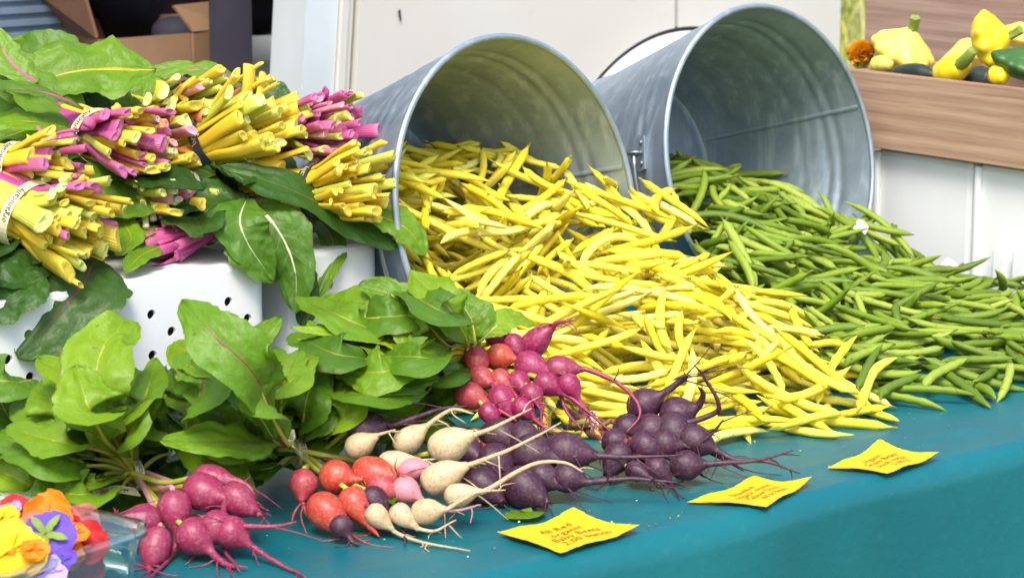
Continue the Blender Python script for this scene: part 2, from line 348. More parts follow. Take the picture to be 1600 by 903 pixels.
def crom(pts, n):
    pts = [Vector(p) for p in pts]
    if len(pts) == 2: return [pts[0].lerp(pts[1], i / (n - 1)) for i in range(n)]
    P = [pts[0] * 2 - pts[1]] + pts + [pts[-1] * 2 - pts[-2]]; out = []
    for i in range(n):
        x = i / (n - 1) * (len(pts) - 1); k = min(int(x), len(pts) - 2); f = x - k
        a, b_, c_, d = P[k:k + 4]
        out.append(.5 * ((2 * b_) + (c_ - a) * f + (2 * a - 5 * b_ + 4 * c_ - d) * f * f + (3 * b_ - a - 3 * c_ + d) * f ** 3))
    return out
def sweep(path, rad, ns=8, sx=1., sy=1., hint=None, cap=True, groove=0.):
    """tube along path; returns verts, faces, uv and the number of cap faces at the end"""
    n = len(path); vs, fs, uv = [], [], []
    T = [(path[min(i + 1, n - 1)] - path[max(i - 1, 0)]).normalized() for i in range(n)]
    h = Vector(hint) if hint is not None else (Vector((0, 0, 1)) if abs(T[0].z) < .9 else Vector((1, 0, 0)))
    S = T[0].cross(h).normalized()
    for i in range(n):
        S = (S - T[i] * S.dot(T[i])).normalized(); U = S.cross(T[i])
        for k in range(ns):
            a = 2 * math.pi * k / ns; ca, sa = math.cos(a), math.sin(a)
            y = sa * sy * (1 if not groove else (1 - groove * max(0, sa)))
            if groove and sa > .3: y -= groove * .9 * (1 - abs(ca))
            vs.append(path[i] + (S * (ca * sx) + U * y) * rad[i]); uv.append((i / (n - 1), k / ns))
    for i in range(n - 1):
        for k in range(ns):
            k2 = (k + 1) % ns; fs.append((i * ns + k, i * ns + k2, (i + 1) * ns + k2, (i + 1) * ns + k))
    nc = 0
    if cap: fs.append(tuple(range(ns))[::-1]); fs.append(tuple((n - 1) * ns + k for k in range(ns))); nc = 2
    return vs, fs, uv, nc
def tube(name, pts, r0, r1, m_, parent, n=10, ns=7, **kw):
    p = crom(pts, n); v, f, uv, _ = sweep(p, [r0 + (r1 - r0) * i / (n - 1) for i in range(n)], ns, **kw)
    return mk(name, v, f, m_, parent, uv)
def box(x0, x1, y0, y1, z0, z1):
    v = [(x, y, z) for z in (z0, z1) for y in (y0, y1) for x in (x0, x1)]
    return v, [(0, 2, 3, 1), (4, 5, 7, 6), (0, 1, 5, 4), (2, 6, 7, 3), (0, 4, 6, 2), (1, 3, 7, 5)]
def mkbox(name, x0, x1, y0, y1, z0, z1, m_, parent=None, bev=.0, rot=None, **kw):
    v, f = box(x0, x1, y0, y1, z0, z1); v = [Vector(p) for p in v]
    if rot: v = [rot @ p for p in v]
    o = mk(name, v, f, m_, parent, smooth=False, **kw)
    if bev:
        md = o.modifiers.new('bevel', 'BEVEL'); md.width = bev; md.segments = 2
    return o
def nz(p, s, seed=0.): return noise.noise(Vector((p[0] * s + seed, p[1] * s - seed, p[2] * s + seed * .37)))

# text as flat mesh data, centred; returned with unit line height
def text_data(body, spacing=1.0, align='CENTER', res=2):
    cu = bpy.data.curves.new('lettering', 'FONT'); cu.body = body; cu.align_x = align; cu.align_y = 'CENTER'; cu.space_line = .95; cu.space_character = spacing
    cu.resolution_u = res; cu.size = 1; cu.shear = .25
    o = bpy.data.objects.new('lettering', cu); col.objects.link(o)
    dg = bpy.context.evaluated_depsgraph_get(); me = o.evaluated_get(dg).to_mesh()
    v = np.array([p.co[:2] for p in me.vertices]); f = [tuple(p.vertices) for p in me.polygons]
    o.evaluated_get(dg).to_mesh_clear(); bpy.data.objects.remove(o); bpy.data.curves.remove(cu)
    return v, f

# ------------------------------------------------------------------ ground, table and cloth
def ground():
    n = 60; vs = []; fs = []
    for j in range(n + 1):
        for i in range(n + 1):
            x = (i / n - .5); y = (j / n - .5); x = math.copysign(abs(x * 2) ** 2.2 * 250, x); y = math.copysign(abs(y * 2) ** 2.2 * 250, y)
            vs.append((x, y, .05 * nz((x, y, 0), .1) if abs(x) + abs(y) > 8 else 0))
    fs = [(j * (n + 1) + i, j * (n + 1) + i + 1, (j + 1) * (n + 1) + i + 1, (j + 1) * (n + 1) + i) for j in range(n) for i in range(n)]
    o = mk('ground', vs, fs, M['ground']); o['kind'] = 'structure'; o['label'] = 'meadow ground of dry grass reaching to the horizon'
ground()
def meadow():
    vs, fs = [], []; rg = random.Random(3)
    c0 = CAMP + ray(1335, 70) * 11.5; side = _r.copy(); fw = Vector((_f.x, _f.y, 0)).normalized()
    for k in range(5200):
        p = c0 + side * rg.uniform(-2.2, 3.2) + fw * rg.uniform(-3.5, 5); p.z = 0
        h = rg.uniform(.15, .62); a = rg.uniform(0, 6.28); d = Vector((math.cos(a), math.sin(a), 0)); l = Vector((rg.gauss(0, .12), rg.gauss(0, .12), 0)); wd = rg.uniform(.004, .012)
        b0 = len(vs); vs += [p - d * wd, p + d * wd, p + d * wd * .7 + l * .4 + Vector((0, 0, h * .6)), p - d * wd * .7 + l * .4 + Vector((0, 0, h * .6)), p + l + Vector((0, 0, h))]
        fs += [(b0, b0 + 1, b0 + 2, b0 + 3), (b0 + 3, b0 + 2, b0 + 4)]
    o = mk('meadow_grass', vs, fs, M['grass'], smooth=False); tag(o, 'tall dry yellow green grass beyond the van', 'grass', kind='stuff')
meadow()
TX0, TX1, TD = .62, 3.25, .98
tb = thing('folding_table', 'long market table hidden under the teal cloth', 'table', (1.9, .5, 0))
mkbox('table_top', TX0 + .02, TX1 - .02, .03, TD - .02, .715, .742, M['card_d'], tb)
for x in (TX0 + .12, TX1 - .12):
    for y in (.15, TD - .15): mkbox('leg', x - .018, x + .018, y - .018, y + .018, 0, .715, M['wire'], tb)
def cloth():
    prof = []
    for i in range(80): prof.append((TD - (TD - .03) * (i / 79) ** .75, TT, 0))
    rr = .026
    for i in range(1, 10): a = i / 9 * R(86); prof.append((.03 - rr * math.sin(a), TT - rr + rr * math.cos(a), .1 * i / 9))
    y1, z1, _ = prof[-1]
    for i in range(1, 22): prof.append((y1 - .06 * i / 21, z1 - .60 * i / 21, .1 + i / 21))
    nx = 520; vs, fs = [], []
    for k in range(nx + 1):
        x = TX0 + (TX1 - TX0) * k / nx
        for (y, z, d) in prof:
            wv = max(0, d) ** .7 * (.016 * math.sin(x * 9.1 + 1) + .011 * math.sin(x * 17 + .4 + d) + .012 * nz((x, d, 2), 5))
            sag = .0 if d > 0 else .0009 * nz((x, y, 0), 14)
            sag += (.0016 * math.exp(-((x - 1.62 - .006 * nz((y, 0, 0), 9)) / .005) ** 2) + .0016 * math.exp(-((x - 2.16) / .005) ** 2)) * (1 if d < .3 else 0) + (.0012 * math.exp(-((y - .085 - .004 * nz((x, 3, 0), 6)) / .006) ** 2) if d == 0 else 0)
            edge = (.004 * nz((x, 0, 5), 4) + .0025 * nz((x, 1, 9), 13)) * max(0, 1 - abs(y - .02) / .09)
            vs.append((x, y - wv - edge, z + sag + edge * .25))
    m_ = len(prof); fs = [(k * m_ + j, k * m_ + j + 1, (k + 1) * m_ + j + 1, (k + 1) * m_ + j) for k in range(nx) for j in range(m_ - 1)]
    o = mk('tablecloth', vs, fs, M['cloth'], loc=(1.9, .5, TT))
    tag(o, 'teal vinyl tablecloth hanging over the front edge of the table', 'tablecloth')
cloth()

# ------------------------------------------------------------------ van behind the stall
VY = 1.62
def van():
    v = thing('delivery_van', 'cream white van with open side door standing behind the stall', 'van', (2.4, VY + .9, 0))
    zt, zb = 2.15, .42
    # side panel left of the door gap, cut along the wheel arch
    J = aty(1057, 47, VY); xj = J.x; zj = J.z                       # where the vertical seam meets the arch
    A0 = aty(912, 112, VY)
    xr = aty(1312, 60, VY).x; xl = aty(557, 90, VY).x
    sl = (aty(562, 0, VY).x - aty(554, 147, VY).x) / (aty(562, 0, VY).z - aty(554, 147, VY).z)
    rx = rz = .30; cx = xj + .02; zc = zj - rz
    def arch(x): q = (x - cx) / rx; return zc + rz * math.sqrt(max(0, 1 - q * q)) if abs(q) < 1 else .42
    def panel(name, x0, x1, lean0=0., y=VY, th=.03, g=.004):
        n = 40; vs, fs = [], []
        for i in range(n + 1):
            x = x0 + (x1 - x0) * i / n; zl = max(zb, arch(x) + g)
            ln = lean0 * (1 - i / n)
            for k in range(5):
                z = zl + (zt - zl) * k / 4
                for yy in (y, y + th): vs.append((x + ln * (z - 1.0), yy + .02 * max(0, z - 1.5), z))
        for i in range(n):
            for k in range(4):
                a = i * 10 + k * 2; fs += [(a, a + 10, a + 12, a + 2), (a + 1, a + 3, a + 13, a + 11)]
            a = i * 10; fs += [(a, a + 1, a + 11, a + 10), (a + 8, a + 18, a + 19, a + 9)]
        for i in (0, n):
            for k in range(4): a = i * 10 + k * 2; fs.append((a, a + 2, a + 3, a + 1))
        return mk(name, vs, fs, M['van'], v, smooth=False)
    panel('door_panel', xl + .004, xj - .004, sl)
    panel('rear_panel', xj + .004, xr)
    # dark rubber in the seam behind the panels
    mkbox('door_seal', xj - .01, xj + .01, VY + .012, VY + .04, arch(xj), zt, M['rubber'], v)
    # swelling wheel arch below the cut line
    n, k_ = 44, 8; vs, fs = [], []
    for i in range(n + 1):
        a = math.pi * (1 - i / n); ca, sa = math.cos(a), math.sin(a)
        for k in range(k_ + 1):
            q = k / k_; s = 1 - .24 * q
            vs.append((cx + rx * s * ca, VY + .006 - .075 * math.sin(q * 1.45), zc + rz * s * sa))
    fs = [(i * (k_ + 1) + k, (i + 1) * (k_ + 1) + k, (i + 1) * (k_ + 1) + k + 1, i * (k_ + 1) + k + 1) for i in range(n) for k in range(k_)]
    mk('wheel_arch', vs, fs, M['van'], v)
    pts = [Vector((cx + rx * 1.002 * math.cos(a), VY + .004, zc + rz * 1.003 * math.sin(a))) for a in np.linspace(math.pi, 0, 40)]
    vs, fs, uv, _ = sweep(pts, [.0048] * 40, 6); mk('arch_gap_shade', vs, fs, M['rubber'], v, uv)  # black tube stands in for the dark of the panel gap
    pts = [Vector((cx + rx * .765 * math.cos(a), VY - .07, zc + rz * .765 * math.sin(a))) for a in np.linspace(math.pi, 0, 40)]
    vs, fs, uv, _ = sweep(pts, [.005] * 40, 6); mk('arch_lip', vs, fs, M['rubber'], v, uv)
    # wheel in the arch
    w_ = mk('wheel', *[([Vector((cx + .30 * c_, VY + y, .30 + .30 * s_)) for y, q in ((-.0, 0), (.18, 0)) for c_, s_ in [(math.cos(a), math.sin(a)) for a in np.linspace(0, 2 * math.pi, 33)[:-1]]]), [tuple(range(32)), tuple(range(63, 31, -1))] + [(i, 32 + i, 32 + (i + 1) % 32, (i + 1) % 32) for i in range(32)]][0:2], M['rubber'], v, smooth=False)
    # jamb and pillar left of the door panel
    ja, jb, jc = aty(482, 100, VY).x, aty(533, 100, VY).x, aty(545, 100, VY).x
    def slab(name, x0, x1, y0, y1, m_):
        vs, fs = box(x0, x1, y0, y1, zb, zt); vs = [(x + sl * (z - 1.0), y, z) for x, y, z in vs]; return mk(name, vs, fs, m_, v, smooth=False)
    slab('door_jamb', ja, jb, VY + .012, VY + .10, M['vanjamb'])
    slab('jamb_trim', jb + .002, jc, VY + .004, VY + .09, M['van']); slab('jamb_trim', jc + .003, xl - .004, VY + .008, VY + .085, M['van'])
    # cargo room
    x0 = -.6
    mkbox('floor_pan', x0, xr, VY + .03, VY + 1.75, .50, .56, M['vanin'], v)
    mkbox('roof', x0 - .02, xr + .02, VY - .02, VY + 1.8, zt, zt + .05, M['van'], v, .015)
    mkbox('far_wall', x0, xr, VY + 1.75, VY + 1.79, .42, zt, M['vanin'], v)
    mkbox('rear_wall', xr - .03, xr - .004, VY + .032, VY + 1.75, .42, zt, M['van'], v)
    mkbox('front_bulkhead', x0, x0 + .03, VY + .03, VY + 1.75, .42, zt, M['vanin'], v)
    mkbox('front_side_panel', x0, .35, VY, VY + .03, .42, zt, M['van'], v)
    mkbox('sill', .35, ja, VY, VY + .03, .42, .56, M['van'], v)
    mkbox('pillar_lining', ja + .09, xr - .03, VY + .11, VY + .13, .56, zt - .01, M['vanin'], v)
    for x in (-.1, ): mkbox('lower_skirt', x0, xl, VY + .035, VY + .05, .25, .42, M['rubber'], v)
    # small scratch on the panel
    p = aty(625, 26, VY - .003); mk('scratch', [p + Vector((-.004, 0, .008)), p + Vector((.001, 0, .012)), p + Vector((.003, 0, -.006)), p + Vector((0, 0, -.008))], [(0, 1, 2, 3)], M['slate'], v, smooth=False)
    return v
van()
def van_cargo():
    Y = 2.15
    # ribbed blue-grey stacking crate
    a, b_ = aty(-140, 60, Y), aty(118, 60, Y); t_ = thing('ribbed_crate', 'blue grey ribbed plastic crate inside the dark van', 'crate', ((a.x + b_.x) / 2, Y, .56))
    mkbox('body', a.x, b_.x - .008, Y + .008, Y + .35, .56, 1.22, M['bluegrey'], t_)
    for k in range(30): z = .60 + k * .0205; mkbox('rib', a.x, b_.x, Y - .004, Y + .008, z, z + .011, M['bluegrey'], t_)
    # open cardboard box
    Y = 2.0
    p = lambda x, y, dy=0: aty(x, y, Y + dy)
    a, b_, c_ = p(155, 60), p(298, 60), p(334, 58)
    zb, ztop = .56, p(225, 58).z
    t_ = thing('cardboard_box', 'open brown cardboard box with raised flaps inside the van', 'box', ((a.x + b_.x) / 2, Y, zb))
    mkbox('front_wall', a.x, b_.x, Y, Y + .006, zb, ztop, M['card'], t_)
    dxy = Vector((.09, .30))
    def quad(name, q, m_, th=.005):
        q = [Vector(x) for x in q]; n_ = (q[1] - q[0]).cross(q[2] - q[0]).normalized() * th
        mk(name, q + [x + n_ for x in q], [(0, 1, 2, 3), (7, 6, 5, 4), (0, 4, 5, 1), (1, 5, 6, 2), (2, 6, 7, 3), (3, 7, 4, 0)], m_, t_, smooth=False)
    br = Vector((b_.x + .10, Y + .02, 0)); bk = Vector((a.x + .06, Y + .34, 0)); bkr = Vector((b_.x + .16, Y + .36, 0))
    V3 = lambda q, z: Vector((q[0], q[1], z))
    quad('side_wall', [V3((b_.x + .001, Y), zb), V3(br, zb), V3(br, ztop), V3((b_.x + .001, Y), ztop)], M['card'])
    quad('back_wall', [V3(bk, zb), V3(bkr, zb), V3(bkr, ztop), V3(bk, ztop)], M['card_d'])
    quad('left_wall', [V3((a.x, Y + .007), zb), V3(bk, zb), V3(bk, ztop), V3((a.x, Y + .007), ztop)], M['card_d'])
    fa, fb = p(268, 10, .02), p(342, 2, .03)
    quad('flap', [V3((b_.x + .001, Y - .002), ztop + .002), V3(br, ztop + .002), fb, fa], M['card'])
    quad('flap', [V3(bk, ztop + .002), V3(bkr, ztop + .002), bkr + Vector((-.02, .10, ztop + .12)), bk + Vector((.08, .10, ztop + .13))], M['card_d'])
    quad('flap', [V3((a.x, Y + .01), ztop + .002), V3(bk, ztop + .002), bk + Vector((-.12, .02, ztop + .16)), V3((a.x - .02, Y + .05), ztop + .15)], M['card_d'])
    # rounded metal lid in the box
    c0 = p(275, 48, .12); vs, fs = [], []
    for i in range(9):
        a_ = i / 8 * math.pi / 2
        for k in range(16): b2 = k / 16 * 2 * math.pi; vs.append(c0 + Vector((.042 * math.cos(a_) * math.cos(b2), .042 * math.cos(a_) * math.sin(b2), .024 * math.sin(a_))))
    fs = [(i * 16 + k, i * 16 + (k + 1) % 16, (i + 1) * 16 + (k + 1) % 16, (i + 1) * 16 + k) for i in range(8) for k in range(16)]
    vs2 = [Vector((x.x, x.y, zb + .02)) for x in vs[:16]]; n0 = len(vs); vs += vs2; fs += [(k, n0 + k, n0 + (k + 1) % 16, (k + 1) % 16) for k in range(16)]
    tag(mk('metal_canister', vs, fs, M['slate'], loc=(c0.x, c0.y, zb)), 'dark grey domed metal canister standing in the open cardboard box', 'canister')
    # dark upright board put in for a box side in shadow, and a second box
    Y2 = 1.86; a, b_ = aty(338, 60, Y2), aty(394, 60, Y2)
    tag(mkbox('shaded_box_side', a.x, b_.x, Y2, Y2 + .02, .56, 1.5, M['slate'], loc=(a.x, Y2, .56)), 'dark upright board standing for a box side in shadow in the van doorway', 'board')
    Y3 = 2.05; a, b_ = aty(385, 60, Y3), aty(412, 60, Y3)
    tag(mkbox('brown_carton', a.x - .06, b_.x, Y3, Y3 + .3, .56, aty(400, 30, Y3).z, M['card'], loc=(a.x, Y3, .56)), 'brown carton behind the dark upright board', 'box')
    # grey-white bin with a black bag
    Y4 = 1.95; c0 = aty(450, 100, Y4); r_ = .085; ztop = aty(450, 54, Y4).z
    t_ = thing('plastic_bin', 'grey white plastic bin with arched opening beside the van door', 'bin', (c0.x, Y4 + r_, .56))
    vs, fs = [], []
    prof = [(.8, .56), (.86, .70), (.92, .85), (.97, ztop - .05), (1.04, ztop - .045), (1.05, ztop - .005), (1.0, ztop), (.92, ztop - .01), (.86, .70)]
    for s, z in prof:
        for k in range(28): a_ = k / 28 * 2 * math.pi; vs.append((c0.x + r_ * s * math.cos(a_), Y4 + r_ + r_ * s * math.sin(a_), z))
    fs = [(i * 28 + k, i * 28 + (k + 1) % 28, (i + 1) * 28 + (k + 1) % 28, (i + 1) * 28 + k) for i in range(len(prof) - 1) for k in range(28)]
    mk('bin_shell', vs, fs, M['bin'], t_)
    q = aty(460, 118, Y4 - .01); vs = [q + Vector((.032 * math.cos(a_), 0, (.035 if math.sin(a_) > 0 else .12) * math.sin(a_))) for a_ in np.linspace(0, 2 * math.pi, 25)[:-1]]
    vs += [x + Vector((0, .03, 0)) for x in vs]; fs = [tuple(range(24)), tuple(range(47, 23, -1))] + [(k, 24 + k, 24 + (k + 1) % 24, (k + 1) % 24) for k in range(24)]
    mk('opening', vs, fs, M['bag'], t_)
    vs, fs = [], []; b0 = Vector((c0.x, Y4 + r_, ztop + .14))
    for i in range(15):
        for k in range(24):
            ph, th = i / 14 * math.pi, k / 24 * 2 * math.pi; d = Vector((math.sin(ph) * math.cos(th), math.sin(ph) * math.sin(th), math.cos(ph))); vs.append(b0 + Vector((d.x * .12, d.y * .10, d.z * .145)) * (1 + .22 * nz(d, 2.4, 3)))
    fs = [(i * 24 + k, (i + 1) * 24 + k, (i + 1) * 24 + (k + 1) % 24, i * 24 + (k + 1) % 24) for i in range(14) for k in range(24)]
    tag(mk('rubbish_bag', vs, fs, M['bag'], loc=(b0.x, b0.y, ztop)), 'black bag resting on the grey white bin in the van', 'bag')
    # dark bag hanging over the box
    b0 = aty(260, -75, 2.32); vs2 = [b0 + (Vector(x) - Vector((c0.x, Y4 + r_, ztop + .14))) * 1.35 for x in vs]
    tag(mk('dark_sack', vs2, fs, M['bag'], loc=b0), 'dark sack heaped behind the open cardboard box', 'sack')
van_cargo()

# ------------------------------------------------------------------ white perforated crates under the chard
def perforated_crate(label, x0, x1, y0, dpt, h, rz, pat, group=None):
    t_ = thing('plastic_crate', label, 'crate', ((x0 + x1) / 2, y0 + dpt / 2, TT), group)
    piv = Vector((x1, y0, TT)); Rm = Matrix.Rotation(rz, 3, 'Z'); W = lambda p: piv + Rm @ (Vector(p) - piv)
    rc = .014; out = []
    for (cx, cy, a0) in ((x1 - rc, y0 + rc, -90), (x1 - rc, y0 + dpt - rc, 0), (x0 + rc, y0 + dpt - rc, 90), (x0 + rc, y0 + rc, 180)):
        for k in range(7): a = R(a0 + 90 * k / 6); out.append((cx + rc * math.cos(a), cy + rc * math.sin(a), cx, cy))
    n = len(out); levels = [(TT, 0), (TT + h - .007, 0), (TT + h - .002, .002), (TT + h, .007)]; vs, fs = [], []
    for z, ins in levels:
        for (x, y, cx, cy) in out: s = 1 - ins / rc; vs.append(W((cx + (x - cx) * s, cy + (y - cy) * s, z)))
    for i in range(3):
        for k in range(n):
            if k == n - 1 and i == 0: continue             # the front wall is its own panel
            k2 = (k + 1) % n; fs.append((i * n + k, i * n + k2, (i + 1) * n + k2, (i + 1) * n + k))
    fs.append(tuple(3 * n + k for k in range(n)))
    mk('body', vs, fs, M['plastic'], t_, smooth=False)
    # front panel built cell by cell, round holes with real depth
    xa, xb = x0 + rc, x1 - rc; cw = (xb - xa) / max(1, round((xb - xa) / .024)); nx = round((xb - xa) / cw); nzc = 8; chh = (h - .007) / nzc
    vs, fs, mi = [], [], []
    for i in range(nx):
        for j in range(nzc):
            cx, cz = xa + (i + .5) * cw, TT + (j + .5) * chh; b0 = len(vs)
            if not pat(i, j):
                vs += [W((cx + sx * cw / 2, y0, cz + sz * chh / 2)) for sx, sz in ((-1, -1), (1, -1), (1, 1), (-1, 1))]; fs.append((b0, b0 + 1, b0 + 2, b0 + 3)); mi.append(0); continue
            for a in np.linspace(0, 2 * math.pi, 17)[:-1] + math.pi / 16:
                ca, sa = math.cos(a), math.sin(a); m_ = max(abs(ca), abs(sa)); vs.append(W((cx + ca / m_ * cw / 2, y0, cz + sa / m_ * chh / 2)))
            for rr, dy in ((.0050, 0), (.0050, .004), (.0050, .03)):
                for a in np.linspace(0, 2 * math.pi, 17)[:-1] + math.pi / 16: vs.append(W((cx + rr * math.cos(a), y0 + dy, cz + rr * math.sin(a))))
            for l in range(3):
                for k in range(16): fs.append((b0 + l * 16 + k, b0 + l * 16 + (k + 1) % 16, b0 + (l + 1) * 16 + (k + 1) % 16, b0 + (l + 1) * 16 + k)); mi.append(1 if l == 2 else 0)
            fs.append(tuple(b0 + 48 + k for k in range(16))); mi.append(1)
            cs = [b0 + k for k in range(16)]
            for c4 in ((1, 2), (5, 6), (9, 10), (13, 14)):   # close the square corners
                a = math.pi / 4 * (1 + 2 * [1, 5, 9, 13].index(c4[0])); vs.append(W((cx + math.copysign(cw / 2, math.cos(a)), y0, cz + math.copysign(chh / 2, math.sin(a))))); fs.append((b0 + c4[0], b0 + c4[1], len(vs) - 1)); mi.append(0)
    mk('front_panel', vs, fs, [M['plastic'], M['hole_shade']], t_, smooth=False, midx=mi)
    return t_
CH = .172
perforated_crate('white perforated plastic crate carrying the stacked chard, hung with a dark leaf', .94, 1.436, .562, .34, CH, R(3), lambda i, j: (i + j) % 2 == 0 and j in (1, 2, 3, 4, 5, 6))
perforated_crate('white perforated plastic crate between the galvanised bucket and the larger crate', 1.472, 1.584, .568, .22, CH, R(0), lambda i, j: (i, j) in ((1, 6), (0, 4), (1, 2)))

# ------------------------------------------------------------------ galvanised buckets
BR, BL = .19, .25
BUCK = []
for (px, py, az, el) in ((853.4, 591.2, R(8.2), .206), (1241.1, 480.5, R(3.6), .213)):
    n_ = Vector((math.sin(az) * math.cos(el), -math.cos(az) * math.cos(el), math.sin(el))); a_ = Vector((math.cos(az), math.sin(az), 0)); b_ = n_.cross(a_)
    if b_.z < 0: b_ = -b_
    C = atz(px, py, TT + .003) + b_ * BR; BUCK.append((C, n_, a_, b_, math.tan(el)))
def bucket(i, label, seam, ears):
    C, n_, a_, b_, tn = BUCK[i]; t_ = thing('galvanised_bucket', label, 'bucket', C - b_ * BR)
    W = lambda th, r_, z: C + a_ * (r_ * math.cos(th)) + b_ * (r_ * math.sin(th)) + n_ * z
    ns = 96
    def lathe(name, prof, closed=False):
        vs = [W(2 * math.pi * k / ns, r_, z) for r_, z in prof for k in range(ns)]
        fs = [(j * ns + k, j * ns + (k + 1) % ns, (j + 1) * ns + (k + 1) % ns, (j + 1) * ns + k) for j in range(len(prof) - 1) for k in range(ns)]
        return mk(name, vs, fs, M['galv'], t_)
    def rad(z):
        r_ = BR + z * tn
        for z0, a in ((-.045, .0018), (-.062, .0018), (-.10, .0008)): r_ += a * math.exp(-((z - z0) / .006) ** 2)
        return r_
    zs = np.concatenate([np.linspace(0, -.12, 50), np.linspace(-.125, -BL, 24)])
    # wall with real thickness
    lathe('wall', [(rad(z), z) for z in zs] + [(rad(-BL) - .0015, -BL), ] + [(rad(z) - .0015, z) for z in zs[::-1]])
    rb = rad(-BL) - .002
    lathe('bottom', [(rb, -BL + .012), (rb * .94, -BL + .010), (rb * .9, -BL + .014), (rb * .3, -BL + .015), (.0005, -BL + .015)])
    rr = .0036; lathe('rolled_rim', [(BR + rr * math.cos(q) + .0005, rr * math.sin(q)) for q in np.linspace(0, 2 * math.pi, 11)])
    lathe('base_hoop', [(rad(-BL) + .0004, -BL - .004), (rad(-BL) + .003, -BL - .003), (rad(-BL) + .0034, -BL + .006), (rad(-BL) + .0008, -BL + .010)])
    for th in seam:
        vs, fs = [], []
        for z in np.linspace(-.004, -BL + .014, 40):
            for dth, dr in ((-.017, .0018), (-.014, .0028), (.014, .0028), (.018, .0017)): vs.append(W(th + dth, rad(z) - dr, z))
        fs = [(j * 4 + k, j * 4 + k + 1, (j + 1) * 4 + k + 1, (j + 1) * 4 + k) for j in range(39) for k in range(3)]
        mk('seam', vs, fs, M['galv'], t_)
    for (th, drop) in ears:
        vs = []; o_ = lambda r_, z, s: W(th + s / BR, r_, z)
        # ear plate: a rounded lug riveted to the wall, standing past the side
        pts = [(s, z - drop) for s, z in ((-.021, -.008), (-.023, -.020), (-.018, -.034), (-.006, -.042), (.006, -.042), (.018, -.034), (.023, -.020), (.021, -.008))]
        for lift in (.0012, .0045): vs += [o_(rad(z) + lift, z, s) for s, z in pts]
        fs = [tuple(range(8)), tuple(range(15, 7, -1))] + [(k, 8 + k, 8 + (k + 1) % 8, (k + 1) % 8) for k in range(8)]
        e = mk('ear', vs, fs, M['galv'], t_, smooth=False)
        ring = [o_(rad(-.02 - drop) + .011 + .0075 * math.sin(q), -.020 - drop + .0085 * math.cos(q), .0) for q in np.linspace(0, 2 * math.pi, 19)]
        v, f, uv, _ = sweep(ring, [.0021] * 19, 6); mk('ear_loop', v, f, M['wire'], e, uv)
        for s, z in ((-.013, -.014 - drop), (.013, -.014 - drop), (0, -.035 - drop)):
            v, f, uv, _ = sweep([o_(rad(z) + .004, z, s), o_(rad(z) + .0062, z, s)], [.0034, .002], 8); mk('rivet', v, f, M['wire'], e, uv)
    # bail handle: wire from ear to ear round the lower lip
    th0, th1 = ears[0][0], ears[1][0]
    pts = []
    for q in np.linspace(0, 1, 40):
        th = th0 + (th1 - th0) * q; lift = .014; z = -.018 - .020 * math.sin(q * math.pi) - ears[0][1] * (1 - q) - ears[1][1] * q
        pts.append(W(th, max(rad(z) + lift, 0), z))
    pts = [Vector((p.x, p.y, max(p.z, TT + .004))) for p in pts]
    hook = [o_h for o_h in []]
    v, f, uv, _ = sweep(pts, [.0026] * len(pts), 7); mk('bail_handle', v, f, M['wire'], t_, uv)
    return t_
bucket(0, 'galvanised steel bucket on its side spilling yellow wax beans', [R(8)], [(R(3), 0), (R(-183), 0)])
bucket(1, 'galvanised steel bucket on its side spilling green beans', [R(15)], [(R(17), .004), (R(-189), .034)])

# ------------------------------------------------------------------ beans: dropped one after another on a height field
def bean_variant(k, green):
    rg = random.Random(100 + k + (50 if green else 0))
    ln = (rg.uniform(.092, .150) if k < 14 else rg.uniform(.050, .080)) * (1.0 if not green else .95); rad = rg.uniform(.0043, .0057) if not green else rg.uniform(.0045, .0057)
    bend = rg.choice((1, -1)) * rg.uniform(.03, .22); s_ = rg.uniform(-.05, .05); hook = rg.choice((0, .0, .05, .1)) * (1 if bend > 0 else -1)
    n = 15; pts, rr = [], []
    for i in range(n):
        q = i / (n - 1); x = (q - .5) * ln; y = bend * ln * (1 - (2 * q - 1) ** 2) * .7 + s_ * ln * math.sin(q * 6.28) * .4 - hook * ln * max(0, q - .8) ** 2 * 12
        pts.append(Vector((x, y, ln * .012 * math.sin(q * 5 + k))))
        if q < .05: r_ = .0013
        elif q < .08: r_ = .0016
        else: r_ = rad * min(1, ((q - .045) / .09) ** .42, ((1.002 - q) / .21) ** .8 + .05)
        r_ *= 1 + (.10 if green else .07) * math.sin(q * 2 * math.pi * 6.5 + k)
        rr.append(r_)
    cen = sum((p.y for p in pts)) / n
    for p in pts: p.y -= cen
    return pts, rr, rad
def bean_mesh(var, ns=8, step=1):
    pts, rr, _ = var; idx = list(range(0, len(pts), step)); idx = idx if idx[-1] == len(pts) - 1 else idx + [len(pts) - 1]
    v, f, uv, _ = sweep([pts[i] for i in idx], [rr[i] for i in idx], ns, 1.0, .82); return v, f, [(idx[int(round(a * (len(idx) - 1)))] / (len(pts) - 1), b2) for a, b2 in uv]
